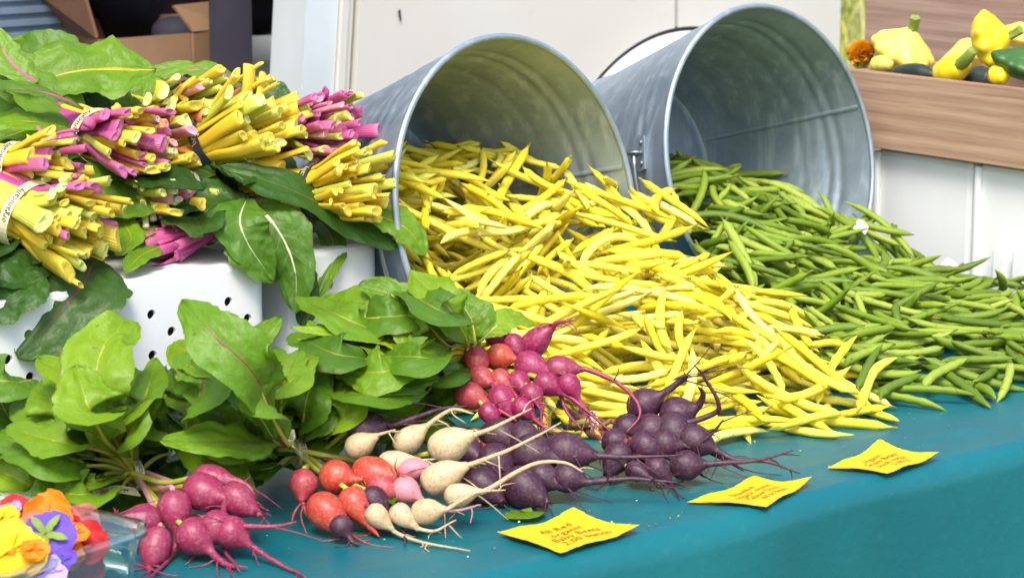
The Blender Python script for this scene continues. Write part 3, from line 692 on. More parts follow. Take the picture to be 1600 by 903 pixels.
def beans():
    GX0, GY0, GX1, GY1, cs = 1.45, .06, 2.80, .96, .003
    nx, ny = int((GX1 - GX0) / cs), int((GY1 - GY0) / cs)
    X, Y = np.meshgrid(GX0 + (np.arange(nx) + .5) * cs, GY0 + (np.arange(ny) + .5) * cs, indexing='ij')
    Hf = np.full((nx, ny), TT + .001); inside_any = np.zeros((nx, ny), bool)
    for C, n_, a_, b_, tn in BUCK:
        found = np.full((nx, ny), np.inf)
        for z in np.arange(TT + .30, TT - .001, -.004):
            P = np.stack([X - C.x, Y - C.y, np.full_like(X, z) - C.z], -1); ax = P @ np.array(n_)
            rad = np.sqrt(np.maximum((P ** 2).sum(-1) - ax ** 2, 0)); ins = (ax < .001) & (ax > -BL + .02) & (rad < BR + ax * tn - .003)
            found = np.where(ins, z, found)
        ins = np.isfinite(found); Hf = np.where(ins, np.maximum(found, TT + .002), Hf); inside_any |= ins
        behind = ((X - C.x) * n_.x + (Y - C.y) * n_.y < -.035) & (np.abs((X - C.x) * a_.x + (Y - C.y) * a_.y) < BR + .02)
        Hf = np.where(behind & ~ins, np.inf, Hf)
    # keep clear of the crates
    Hf = np.where((X < 1.60) & (Y > .53), np.inf, Hf); Hf = np.where((X > 2.497) & (Y > .36), np.inf, Hf)
    def target(x, y):
        yy = np.array([.14, .18, .24, .30, .45, .57, .68, .80, .9])
        n1 = np.interp(y, yy, [-.01, .006, .040, .066, .125, .172, .208, .220, .22]) + .03 * np.clip((1.74 - x) / .1, 0, 1) * (y > .6)
        l = np.interp(y, [.15, .22, .35, .5, .6], [1.75, 1.70, 1.615, 1.575, 1.585]); r_ = np.interp(y, [.15, .25, .4, .55, .62, .7], [2.06, 2.11, 2.09, 2.04, 1.97, 1.965])
        g1 = np.clip((x - l) / .10, 0, 1) ** .7 * np.clip((r_ - x) / .16 + .0, 0, 1) ** .7 if y < .56 else np.clip((x - l) / .03, 0, 1) * np.clip((r_ - x) / .03, 0, 1)
        n2 = np.interp(y, np.array([.12, .17, .24, .30, .45, .57, .67, .80, .9]), [-.01, .006, .024, .036, .066, .092, .112, .142, .155])
        n2 = n2 * (1 + .25 * np.clip((2.28 - x) / .15, -.6, 1) * (y > .5))
        l2 = np.interp(y, [.15, .3, .55, .63, .68], [2.0, 1.95, 1.96, 2.07, 2.10]); r2 = np.interp(y, [.15, .30, .38, .44, .50, .57, .66, .7], [2.80, 2.80, 2.72, 2.58, 2.51, 2.50, 2.47, 2.46]); n2 = n2 * (1 - .62 * np.clip((x - 2.22) / .24, 0, 1) * (y < .6))
        g2 = np.clip((x - l2) / .09, 0, 1) ** .7 * np.clip((r2 - x) / .07, 0, 1) ** .7
        return max(n1 * g1, n2 * g2)
    variants = {False: [bean_variant(k, False) for k in range(20)], True: [bean_variant(k, True) for k in range(20)]}
    placed = []
    rg = random.Random(5)
    offs = [(i, j, math.hypot(i, j) * cs) for i in range(-3, 4) for j in range(-3, 4) if math.hypot(i, j) * cs < .0068]
    oi = np.array([o[0] for o in offs]); oj = np.array([o[1] for o in offs]); od = np.array([o[2] for o in offs])
    VP = {g: [(np.array([tuple(p) for p in v[0]]), np.array(v[1]), v[2]) for v in variants[g]] for g in (False, True)}
    miss = 0
    for tr_ in range(110000):
        x, y = rg.uniform(1.55, 2.78), rg.uniform(.10, .93)
        tz = target(x, y)
        if tz < .004: continue
        ci, cj = int((x - GX0) / cs), int((y - GY0) / cs); h0 = Hf[ci, cj]
        if not np.isfinite(h0) or h0 - TT > tz - (.020 if 75000 <= tr_ < 95000 else .002): continue
        bnd = 2.005 + .03 * math.sin(y * 17) + rg.gauss(0, .018)
        if y > .55: bnd = 2.02
        green = x > bnd
        k = rg.randrange(14) if (tz - (h0 - TT) < (.040 if green else .036) or rg.random() < .45) else rg.randrange(14, 20)
        if 75000 <= tr_ < 95000: k = rg.randrange(14, 20)
        elif tr_ >= 95000: k = rg.randrange(14)
        P, rr, rad = VP[green][k]
        # the heap slid out of the mouth, so beans lean towards pointing out and across
        yaw = rg.uniform(0, 2 * math.pi) if rg.random() < .55 else rg.gauss(-math.pi / 4, .55) + (math.pi if rg.random() < .5 else 0)
        roll = rg.gauss(0, .5) + (math.pi if rg.random() < .5 else 0)
        cy_, sy_ = math.cos(yaw), math.sin(yaw); cr, sr = math.cos(roll), math.sin(roll)
        lx, ly, lz = P[:, 0], P[:, 1] * cr - P[:, 2] * sr, P[:, 1] * sr + P[:, 2] * cr
        wx, wy = x + lx * cy_ - ly * sy_, y + lx * sy_ + ly * cy_
        ii = ((wx - GX0) / cs).astype(int); jj = ((wy - GY0) / cs).astype(int)
        if ii.min() < 3 or jj.min() < 3 or ii.max() >= nx - 3 or jj.max() >= ny - 3: continue
        pi_, pj_ = ii[:, None] + oi[None], jj[:, None] + oj[None]
        hh = Hf[pi_, pj_] + np.sqrt(np.maximum(rr[:, None] ** 2 - od[None] ** 2, 0)) * (od[None] < rr[:, None] + .0001) - np.where(od[None] < rr[:, None] + .0015, 0, 9)
        hs = hh.max(1) - lz
        if not np.isfinite(hs).all(): continue
        l_, r_ = np.where(lx < -.004)[0], np.where(lx > .004)[0]
        A = hs[l_][:, None]; B = hs[r_][None]; sa, sb = lx[l_][:, None], lx[r_][None]
        zc = (A * sb - B * sa) / (sb - sa); q = np.unravel_index(zc.argmax(), zc.shape); i_, j_ = l_[q[0]], r_[q[1]]
        sl = (hs[j_] - hs[i_]) / (lx[j_] - lx[i_]); z0 = max(zc.max(), hs[(lx >= -.004) & (lx <= .004)].max())
        if abs(sl) > 1.5: continue
        if z0 - TT > tz + (.002 if 75000 <= tr_ < 95000 else .013): continue
        th = math.atan(sl); ct = math.cos(th)
        # settle a little: the weight presses the bean into the ones below
        z0 -= .0022
        wz = z0 + lz + sl * lx * 1.0
        ex = (wz.max() - TT) - tz
        if ex > .06: continue
        for a in range(len(wx)):
            r2 = rr[a]
            m_ = od < r2 + .0012
            cur = Hf[ii[a] + oi[m_], jj[a] + oj[m_]]; Hf[ii[a] + oi[m_], jj[a] + oj[m_]] = np.maximum(cur, wz[a] + np.sqrt(np.maximum(r2 ** 2 - np.minimum(od[m_], r2) ** 2, 0)) * .9)
        placed.append((green, k, x, y, z0, yaw, th, roll, np.stack([wx, wy, wz], -1)))
    # which beans show largest from where the photograph was taken
    Wd, Hd = 1000, 564; zb = np.full((Wd, Hd), 1e9); ib = np.full((Wd, Hd), -1)
    for bi, p in enumerate(placed):
        P = p[8]; P = np.concatenate([P, (P[1:] + P[:-1]) / 2]); px, py, pz = proj(P); px = (px * .625).astype(int); py = (py * .625).astype(int)
        for dx in range(-3, 4):
            for dy in range(-3, 4):
                a, b2 = px + dx, py + dy; ok = (a >= 0) & (a < Wd) & (b2 >= 0) & (b2 < Hd)
                a, b2, zz = a[ok], b2[ok], pz[ok]
                cl = zz < zb[a, b2]; zb[a[cl], b2[cl]] = zz[cl]; ib[a[cl], b2[cl]] = bi
    cnt = np.bincount(ib[ib >= 0].ravel(), minlength=len(placed))
    meshes = {g: [mesh(*(lambda q: (q[0], q[1]))(bean_mesh(v)), M['green' if g else 'wax'], bean_mesh(v)[2], name=('green_bean' if g else 'wax_bean')) for v in variants[g]] for g in (False, True)}
    low = {g: [bean_mesh(v, 6, 2) for v in variants[g]] for g in (False, True)}
    for g in (False, True):
        idx = [i for i, p in enumerate(placed) if p[0] == g]; idx.sort(key=lambda i: -cnt[i]); top = set(i for i in idx[:300] if cnt[i] > 0)
        vs, fs, uv = [], [], []
        for i in idx:
            _, k, x, y, z, yaw, th, roll, P = placed[i]
            mt = Matrix.Translation((x, y, z)) @ Matrix.Rotation(yaw, 4, 'Z') @ Matrix.Rotation(-th, 4, 'Y') @ Matrix.Rotation(roll, 4, 'X')
            if i in top:
                o = link('green_bean' if g else 'wax_bean', meshes[g][k]); o.matrix_world = mt
                C = BUCK[1 if g else 0][0]; n_ = BUCK[1 if g else 0][1]; inb = (Vector((x, y, z)) - C).dot(n_) < 0
                if g: lab = ('green bean heaped inside the mouth of its galvanised bucket' if inb else 'green bean lying low at the front of the green heap' if z < TT + .04 else 'green bean on the slope of the spilled green heap'); grp = 'green beans spilled from the bucket'
                else: lab = ('yellow wax bean heaped inside the mouth of its galvanised bucket' if inb else 'yellow wax bean lying low at the foot of the yellow heap' if z < TT + .05 else 'yellow wax bean on the slope of the spilled yellow heap'); grp = 'yellow wax beans spilled from the bucket'
                tag(o, lab, 'bean', grp)
            else:
                v, f, u_ = low[g][k]; b0 = len(vs); vs += [mt @ q for q in v]; fs += [tuple(b0 + q for q in ff) for ff in f]; uv += u_
        o = mk('green_bean_heap' if g else 'wax_bean_heap', vs, fs, M['green' if g else 'wax'], uv=uv)
        tag(o, 'loose green beans deeper in the green heap' if g else 'loose yellow wax beans deeper in the yellow heap', 'beans', kind='stuff')
    print('beans', len(placed), 'yellow', sum(1 for p in placed if not p[0]))
    return Hf, (GX0, GY0, cs)
HF, HG = beans()
def heap_z(x, y):
    i, j = int((x - HG[0]) / HG[2]), int((y - HG[1]) / HG[2])
    if 0 <= i < HF.shape[0] and 0 <= j < HF.shape[1] and np.isfinite(HF[i, j]): return float(HF[i, j])
    return TT

# ------------------------------------------------------------------ leaves
def leaf_shape(pts, width, normal, kind='beet', seed=0, fold=.25, ripple=.17, nu=44, nv=16, hole=False, puck=1.):
    """blade along a curve: uneven outline, rippled edge, raised halves; returns verts, faces, uv"""
    rg = random.Random(seed); c = crom(pts, nu); vs, uv, fs = [], [], []
    ph = [rg.uniform(0, 6.28) for _ in range(8)]; k1, k2 = rg.uniform(9, 14), rg.uniform(17, 24); tw = rg.uniform(-.35, .35); sd = rg.uniform(0, 50)
    ln = sum((c[i + 1] - c[i]).length for i in range(nu - 1))
    for i in range(nu):
        u = i / (nu - 1); T = (c[min(i + 1, nu - 1)] - c[max(i - 1, 0)]).normalized()
        Nn = (normal - T * normal.dot(T)).normalized(); S = T.cross(Nn)
        a = tw * (u - .3); S, Nn = S * math.cos(a) + Nn * math.sin(a), Nn * math.cos(a) - S * math.sin(a)
        if kind == 'beet': prof = (min(1, u / .34) ** .75) * (max(0, 1 - max(0, (u - .42) / .58) ** 2.1)) ** .62
        else: prof = (min(1, u / .28) ** .62) * (max(0, 1 - max(0, (u - .38) / .62) ** 2.3)) ** .6
        for j in range(nv + 1):
            v = j / nv * 2 - 1; sgn = 0 if v > 0 else 1
            e = prof * (1 + .09 * math.sin(k1 * u + ph[sgn]) + .06 * math.sin(k2 * u + ph[2 + sgn]) + .11 * nz((u * 16, sgn * 9, sd), 1.3) + .05 * nz((u * 40, sgn * 9, sd), 1.3))
            wd = width * e
            rp = ripple * width * (math.sin(k1 * .9 * u + ph[4 + sgn]) * .75 + math.sin(k2 * u + ph[6 + sgn]) * .4) * abs(v) ** 1.6 * min(1, prof * 1.5)
            up = fold * abs(v) * wd * (1 - .55 * abs(v)) + rp
            p = c[i] + S * (v * wd) + Nn * up
            quilt = abs(math.sin(math.pi * 8 * (u - .2 * abs(v) + .02 * math.sin(k1 + u * 9)))) ** .7 * .055 * min(1, abs(v) * 4) * (1 - .6 * abs(v))
            p = p + Nn * width * puck * (quilt + .11 * nz((u * 3.2, v * 1.8, sd), 1.7) + .075 * nz((u * 8, v * 3.6, sd), 1.6) + .035 * nz((u * 17, v * 7, sd), 1.6)) * min(1, abs(v) * 2 + .25)
            vs.append(p); uv.append((u, j / nv))
    for i in range(nu - 1):
        for j in range(nv):
                        a = i * (nv + 1) + j; fs.append((a, a + 1, a + nv + 2, a + nv + 1))
    return vs, fs, uv
UPN = (Vector((0, 0, 1)) * .75 - _f * .65).normalized()
def lift(vs, floor=TT + .0015):
    return [Vector((p.x, p.y, max(p.z, floor))) for p in vs]
def add_leaf(parent, pts, width, m_, stalk_m=None, base=None, kind='beet', seed=0, normal=None, rs=.0028, lab=None, floor=TT + .0015, **kw):
    rg = random.Random(seed * 7 + 1)
    nn = normal if normal is not None else (UPN + Vector((rg.uniform(-.35, .35), rg.uniform(-.35, .35), rg.uniform(-.1, .25)))).normalized()
    v, f, uv = leaf_shape(pts, width, nn, kind, seed, **kw)
    o = mk('leaf', lift(v, floor), f, M[m_], parent, uv)
    if lab: o['label'] = lab
    if stalk_m:
        c = crom(pts, 12); mid = [c[i] + Vector((0, 0, -.001)) for i in range(0, 9)]
        path = ([Vector(base), Vector(base).lerp(mid[0], .55) + Vector((0, 0, .004))] if base is not None else []) + [mid[0], mid[3], mid[6], mid[8]]
        n = 18; p = crom(path, n); p = lift(p, floor + .001); sv, sf, suv, _ = sweep(p, [rs * (1 - .8 * i / (n - 1)) * (1 if base is not None else min(1, .25 + i / 4)) for i in range(n)], 7)
        mk('leaf_stalk', sv, sf, M[stalk_m], o, suv)
    return o

# twist tie round a bunch, with the printed words on it
LET = {}
def add_band(parent, c, axis, ra, rb, words, th0, width=.0085, dark=False, tail=None):
    axis = Vector(axis).normalized(); up = Vector((0, 0, 1)); S = axis.cross(up).normalized(); U = S.cross(axis)
    n = 44; vs, fs = [], []
    for i in range(n):
        a = 2 * math.pi * i / n
        for q, dr in ((-.5, 0), (.5, 0), (.5, -.0008), (-.5, -.0008)): vs.append(c + S * ((ra + dr) * math.cos(a)) + U * ((rb + dr) * math.sin(a)) + axis * (q * width * (1 + .05 * math.sin(5 * a))))
    for i in range(n):
        i2 = (i + 1) % n
        for k in range(4): fs.append((i * 4 + k, i * 4 + (k + 1) % 4, i2 * 4 + (k + 1) % 4, i2 * 4 + k))
    o = mk('twist_tie', vs, fs, M['band_dark' if dark else 'band'], parent, smooth=False)
    if words not in LET: LET[words] = text_data(words, 1.0, 'CENTER', 1)
    tv, tf = LET[words]; sc = width * .95; vs = []
    for x, y in tv:
        a = th0 + x * sc / ((ra + rb) / 2); vs.append(c + S * ((ra + .0006) * math.cos(a)) + U * ((rb + .0006) * math.sin(a)) - axis * (y * sc))
    mk('printed_words', vs, tf, M['band' if dark else 'navy'], o, smooth=False)
    return o
def strip(parent, pts, width, words, nrm, m_='band'):
    n = 24; c = crom(pts, n); vs, fs = [], []; fr = []
    for i in range(n):
        T = (c[min(i + 1, n - 1)] - c[max(i - 1, 0)]).normalized(); Nn = (nrm - T * nrm.dot(T)).normalized(); S = Nn.cross(T); fr.append((c[i], S, Nn)); vs += [c[i] - S * width / 2, c[i] + S * width / 2, c[i] + S * width / 2 - Nn * .0006, c[i] - S * width / 2 - Nn * .0006]
    for i in range(n - 1):
        for k in range(4): fs.append((i * 4 + k, i * 4 + (k + 1) % 4, i * 4 + 4 + (k + 1) % 4, i * 4 + 4 + k))
    o = mk('tie_end', vs, fs, M[m_], parent, smooth=False)
    tv, tf = LET.setdefault(words, text_data(words, 1.0, 'CENTER', 1)); ln = sum((c[i + 1] - c[i]).length for i in range(n - 1)); sc = width * .95; out = []
    for x, y in tv:
        q = min(max((.5 + x * sc / ln), 0), .999) * (n - 1); i = int(q); f_ = q - i; a, b2 = fr[i], fr[min(i + 1, n - 1)]
        out.append(a[0].lerp(b2[0], f_) + a[1] * (y * sc) + a[2] * .0006)
    mk('printed_words', out, tf, M['navy'], o, smooth=False)

# ------------------------------------------------------------------ beet bunches
def add_beet(parent, px, py, rpx, tail, mname, zoff, seed, tmat=None, lab=None):
    rg = random.Random(seed)
    c0 = atz(px, py, TT + zoff); r_ = rpx * (.98 if mname in ('b_white', 'b_blush') else 1.08) / FPX * depth(c0); C = atz(px, py, max(TT + zoff, TT + r_ * .97)); D = depth(C)
    pts = []
    for i, (x, y) in enumerate(tail):
        p = atd(x, y, D - r_ * .5 - .006 * i)
        if p.z < TT + .003: p = atz(x, y, TT + .003 + .0006 * i)
        pts.append(p)
    if pts: ax = (pts[0] - C).normalized()
    else:
        ax = (_r * rg.uniform(.2, .9) - _f * rg.uniform(.2, .8) + Vector((0, 0, -.35))).normalized()
        e = C + ax * r_ * 2.6; e.z = max(e.z, TT + .003); pts = [e, e + ax * r_ * rg.uniform(.5, 1.6) + Vector((0, 0, -.003))]; pts[1].z = max(pts[1].z, TT + .002)
    el = rg.uniform(.95, 1.12)
    prof = [(-1.0, .10), (-.97, .26), (-.88, .5), (-.72, .72), (-.5, .89), (-.22, .985), (.08, 1.), (.36, .93), (.62, .78), (.86, .57), (1.08, .37), (1.30, .24)]
    tp = rg.uniform(1.0, 1.65) if mname in ('b_white', 'b_blush', 'b_mag') else rg.uniform(.95, 1.4)
    path = [C + ax * ((s if s < 0 else s * tp) * r_ * el) for s, _ in prof]; rad = [q * r_ for _, q in prof]
    first = path[-1]; tl = [first] + [p for p in pts if (p - C).dot(ax) > r_ * 1.45 or p is not pts[0]]
    if len(tl) < 2: tl.append(first + ax * r_)
    n = 9 * (len(tl) - 1); c = crom([path[-2]] + tl, n + 9)[9:]
    r0 = min(.20 * r_, .0042)
    for i, p in enumerate(c[1:]):
        q = (i + 1) / max(1, len(c) - 1); path.append(p + Vector((0, 0, .0)) + Vector((nz(p, 60, seed), nz(p, 60, seed + 9), 0)) * .0012); rad.append(max(.0005, r0 * (1 - q) ** .8 + .0005))
    path = [path[i] if i < 12 else Vector((path[i].x, path[i].y, max(path[i].z, TT + .0015))) for i in range(len(path))]
    v, f, uv, _ = sweep(path, rad, 18)
    # uneven skin
    v = [p + (p - C).normalized() * (r_ * (.085 * nz(p - C, .75 / r_, seed) + .03 * nz(p - C, 2.2 / r_, seed))) if i < 12 * 18 else p for i, p in enumerate(v)]
    o = mk('beet', v, f, M[mname], parent, uv)
    if lab: o['label'] = lab
    for k in range(rg.randint(3, 7)):
        i0 = rg.randint(11, max(12, len(path) - 3)); i0 = min(i0, len(path) - 2); p0 = path[i0]; dr = (ax * .5 + Vector((rg.uniform(-1, 1), rg.uniform(-1, 1), rg.uniform(-.6, .5)))).normalized(); ll = r_ * rg.choice((.8, 1.2, 1.8, 3.0))
        q = [p0, p0 + dr * ll * .5 + Vector((0, 0, -.002)), p0 + dr * ll + Vector((rg.uniform(-.006, .006), rg.uniform(-.006, .006), -.006))]; q = lift(q, TT + .001)
        tube('rootlet', q, min(.0009, rad[i0]), .0003, M[tmat or mname], o, 8, 5)
    return C, ax, r_, o
def bunch(label, band, bz, beets, k, ybase, group=None, r=.016, floor0=0.):
    B = atz(*band, TT + bz); t_ = thing('beet_bunch', label, 'beets', (B.x, B.y, TT), group); info = []
    for i, q in enumerate(beets):
        px, py, rp, mn, tail = q[:5]
        zo = floor0 + .016 + k * max(0, ybase - py) / 1600
        info.append(add_beet(t_, px, py, rp, tail, mn, zo, int(px * 3 + py), *q[5:]))
    return t_, B, info
def stalks_to(t_, B, info, ms, spread=.008, rr=.0030, seed=1):
    rg = random.Random(seed)
    for C, ax, r_, o in info:
        s = C - ax * r_ * .93
        for k in range(rg.choice((1, 2))):
            e = B + Vector((rg.uniform(-1, 1), rg.uniform(-1, 1), rg.uniform(-.8, .8))) * spread
            mid = s.lerp(e, .45) + Vector((0, 0, -.008)) - ax * .006 + _f * .014
            tube('stalk', lift([s + ax * r_ * .15, s - ax * .004, mid, e, e + (e - s).normalized() * .02], TT + .002), rr * .75, rr, M[rg.choice(ms)], t_, 12, 7)
def P3(seq): return [atz(x, y, TT + z) for x, y, z in seq]
PXM = 1 / 1700.

# pink beets
pink = [(315, 768, 29, 'b_pink', [(340, 775), (349, 800), (347, 850), (375, 892)]), (327, 748, 22, 'b_pink', [(358, 750), (392, 765), (400, 800)]), (368, 778, 24, 'b_pink', [(396, 797), (412, 806)]),
        (272, 792, 26, 'b_pink', [(276, 826), (268, 868), (237, 899)]), (226, 814, 25, 'b_pink', [(200, 808), (179, 804)]), (243, 850, 24, 'b_pink', [(237, 872), (239, 890)]), (304, 838, 28, 'b_pink', [(330, 862), (355, 882), (388, 886)]),
        (338, 824, 26, 'b_pink', [(380, 822), (430, 822), (462, 815)]), (362, 832, 25, 'b_pink', [(400, 858), (440, 882), (478, 902)])]
tP, BP, iP = bunch('bunch of pink baby beets with bright green tops, next to the flower tray', (212, 742), .032, pink, .62, 850)
stalks_to(tP, BP, iP, ['st_olive', 'st_yg', 'st_p'], .009)
# mixed red and white beets
mixed = [(571, 670, 27, 'b_purple', [(625, 661), (686, 640), (730, 634)]), (635, 690, 22, 'b_white', [(668, 664), (706, 640), (740, 646)]), (696, 697, 29, 'b_white', [(736, 680), (773, 667), (830, 638)]), (560, 697, 22, 'b_white', [(590, 680), (618, 671)]),
         (612, 724, 21, 'b_white', [(650, 720), (680, 717)]), (640, 734, 20, 'b_blush', [(676, 726), (700, 722)]), (578, 740, 26, 'b_red', [(606, 743), (620, 744)]), (526, 745, 25, 'b_red', [(550, 748), (568, 749)]), (474, 756, 21, 'b_rose', [(473, 774), (475, 790)]),
         (632, 764, 22, 'b_blush', [(668, 788), (706, 798), (752, 788)]), (684, 748, 26, 'b_white', [(730, 727), (790, 705), (878, 660)]), (712, 774, 20, 'b_white', [(760, 765), (830, 726), (880, 722), (911, 737)]), (553, 784, 23, 'b_red', [(570, 810), (592, 838)]), (508, 798, 27, 'b_red', [(530, 820), (551, 832)]),
         (662, 799, 21, 'b_white', [(700, 795), (745, 770), (790, 765)]), (625, 802, 18, 'b_white', [(652, 825), (680, 829), (713, 812)]), (588, 804, 18, 'b_white', [(618, 831), (655, 846), (735, 860)]), (533, 822, 17, 'b_purple', [(551, 846), (562, 850)]), (583, 780, 20, 'b_purple', [(628, 821), (634, 850)]), (596, 762, 20, 'b_rose', [(630, 772), (650, 780)])]
tM, BM, iM = bunch('bunch of mixed red, white and blush baby beets with green tops', (466, 706), .040, mixed, .60, 815)
stalks_to(tM, BM, [i for i in iM if i[3].data.materials[0] is not None][::2], ['st_olive', 'st_yg', 'st_red'], .010)
# purple beets with white roots over them
pur = [(780, 680, 25, 'b_purple', []), (819, 687, 26, 'b_purple', []), (773, 722, 26, 'b_purple', []), (829, 710, 30, 'b_purple', [(870, 716), (905, 712)]), (882, 706, 30, 'b_purple', [(930, 712), (985, 714), (1066, 711)]), (753, 757, 28, 'b_purple', [(775, 775), (782, 790)]),
       (816, 760, 30, 'b_purple', [(838, 775), (850, 770)]), (847, 743, 22, 'b_purple', [(870, 755), (895, 755)]), (886, 746, 22, 'b_purple', [(916, 753), (985, 748), (1062, 754)]), (730, 705, 22, 'b_purple', [])]
tU, BU, iU = bunch('bunch of dark purple baby beets lying against the white roots', (745, 690), .03, pur, .62, 765)
stalks_to(tU, BU, iU, ['st_red'], .010)
pur2 = [(1053, 676, 30, 'b_purple', []), (1006, 633, 25, 'b_purple', [(1036, 615), (1066, 594), (1070, 587), (1050, 594)]), (1058, 648, 27, 'b_purple', [(1092, 634), (1098, 615), (1091, 604)]), (980, 669, 22, 'b_purple', []), (1016, 673, 25, 'b_purple', [(1056, 666), (1114, 647), (1122, 630), (1100, 590), (1084, 570)]),
        (1008, 697, 22, 'b_purple', []), (1040, 694, 21, 'b_purple', [(1083, 697), (1116, 674), (1130, 655)]), (965, 712, 22, 'b_purple', [(950, 740), (935, 748)]), (1083, 687, 24, 'b_purple', [(1112, 700), (1150, 718), (1199, 721), (1250, 740)]), (1072, 727, 22, 'b_purple', [(1130, 723), (1182, 719), (1240, 704)]),
        (1027, 733, 19, 'b_purple', [(1048, 753), (1062, 779)]), (993, 735, 15, 'b_purple', []), (960, 690, 20, 'b_purple', [(995, 700), (1069, 708)])]
tR, BR_, iR = bunch('bunch of dark purple baby beets lying at the foot of the yellow beans', (922, 660), .04, pur2, .62, 738)
stalks_to(tR, BR_, iR, ['st_red', 'st_olive'], .008)
# rose and magenta bunch on top
top = [(763, 644, 15, 'b_mag', [(780, 665), (790, 676)]), (816, 638, 16, 'b_mag', [(846, 664), (864, 676)]), (733, 618, 20, 'b_rose', []), (783, 622, 20, 'b_mag', [(800, 648), (818, 676)]), (831, 617, 17, 'b_pink', [(845, 636), (847, 672)]), (750, 590, 18, 'b_rose', []), (810, 597, 18, 'b_mag', []), (853, 599, 18, 'b_mag', [(896, 624), (924, 648), (960, 680)]),
       (889, 601, 16, 'b_mag', [(915, 640), (928, 672)]), (780, 594, 17, 'b_rose', [(793, 606), (808, 624), (806, 642)]), (826, 571, 22, 'b_mag', [(853, 581), (873, 606), (884, 640), (910, 672)]), (873, 576, 20, 'b_pink', [(916, 577), (956, 593), (989, 620), (1000, 648), (978, 676)]), (745, 563, 19, 'b_rose', [(750, 584), (748, 607)]), (781, 556, 19, 'b_red', [(803, 561), (814, 590), (813, 612)]),
       (803, 538, 16, 'b_mag', [(812, 556), (815, 562)]), (836, 536, 20, 'b_mag', [(857, 517), (873, 504), (897, 500)]), (775, 523, 17, 'b_mag', [])]
tT, BT, iT = bunch('bunch of rose and magenta baby beets piled against the yellow beans', (732, 552), .105, top, .72, 655, floor0=.045)
stalks_to(tT, BT, iT, ['st_olive', 'st_y', 'st_red'], .010)

def leaves(t_, B, rows, seed0, stalk):
    for i, row in enumerate(rows):
        pts, wpx, m_ = row[:3]; st = row[3] if len(row) > 3 else stalk
        pts = P3(pts); wd = wpx * PXM * .86
        add_leaf(t_, pts, wd, m_, st, B, 'beet', seed0 + i, hole=(i % 4 == 1))
BRT, MID, DP, RV = 'leaf_bright', 'leaf_mid', 'leaf_deep', 'leaf_redvein'
def fill(t_, B, n, seed, box_, zf, m_=(MID, DP, DP), wr=(32, 50), off=(-.012, .012)):
    """leaves of one bunch lying over each other on the bank of greens between band and crate; zf: (pixel row, height) at its foot and top"""
    rg = random.Random(seed); x0, y0, x1, y1 = box_; bx_, by_, _ = [float(q) for q in proj([tuple(B)])] if False else (float(proj(np.array([tuple(B)]))[0][0]), float(proj(np.array([tuple(B)]))[1][0]), 0)
    (ya, za), (yb, zb_) = zf
    def Z(y): return za + (zb_ - za) * min(1.1, max(0, (ya - y) / (ya - yb)))
    for i in range(n):
        tx, ty = rg.uniform(x0, x1), rg.uniform(y0, y1); dx, dy = tx - bx_, ty - by_; dd = math.hypot(dx, dy) + 1e-3
        a = math.atan2(dy, dx) + rg.gauss(0, .35); ll = min(rg.uniform(95, 175), dd * .82); sx_, sy_ = tx - math.cos(a) * ll, ty - math.sin(a) * ll; o_ = rg.uniform(*off)
        mx_, my_ = (sx_ + tx) / 2 + rg.uniform(-10, 10), (sy_ + ty) / 2 + rg.uniform(-8, 8)
        if off[1] > 0 and math.hypot(mx_ - bx_, my_ - by_) < 80: continue
        pts = [atz(sx_, sy_, TT + max(.012, Z(sy_) + o_)), atz(mx_, my_, TT + max(.018, Z(my_) + o_ + .010)), atz(tx, ty, TT + max(.008, Z(ty) + o_ - rg.uniform(0, .012)))]
        add_leaf(t_, pts, rg.uniform(*wr) * PXM, rg.choice(m_), 'st_olive' if rg.random() < .6 else None, B if rg.random() < .6 else None, 'beet', seed * 50 + i, rs=.0022)
ZP, ZM, ZT = ((760, .02), (500, .17)), ((740, .025), (480, .185)), ((690, .045), (430, .185))
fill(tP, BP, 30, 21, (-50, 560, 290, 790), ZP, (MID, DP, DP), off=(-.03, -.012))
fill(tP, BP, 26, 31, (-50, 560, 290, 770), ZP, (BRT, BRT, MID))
leaves(tP, BP, [
    ([(150, 725, .03), (70, 742, .03), (-30, 790, .02)], 46, MID), ([(150, 715, .045), (60, 700, .05), (-50, 735, .03)], 50, BRT), ([(150, 745, .03), (85, 770, .03), (20, 800, .015)], 34, MID),
    ([(165, 690, .06), (80, 640, .085), (-20, 610, .07)], 52, BRT), ([(200, 690, .06), (225, 625, .11), (245, 560, .13)], 34, MID), ([(215, 690, .05), (270, 660, .07), (290, 600, .07)], 36, MID),
    ([(190, 690, .07), (150, 610, .13), (60, 560, .14)], 48, BRT), ([(180, 685, .075), (150, 610, .13), (165, 535, .165), (215, 505, .175)], 62, BRT), ([(168, 690, .08), (140, 640, .12), (118, 572, .15)], 60, BRT),
    ([(190, 745, .036), (150, 755, .045), (95, 748, .04)], 22, BRT), ([(150, 700, .07), (95, 690, .085), (10, 668, .085)], 38, BRT)], 300, 'st_olive')
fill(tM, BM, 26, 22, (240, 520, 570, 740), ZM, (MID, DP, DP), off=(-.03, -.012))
fill(tM, BM, 24, 32, (245, 530, 560, 740), ZM, (BRT, MID, MID, RV))
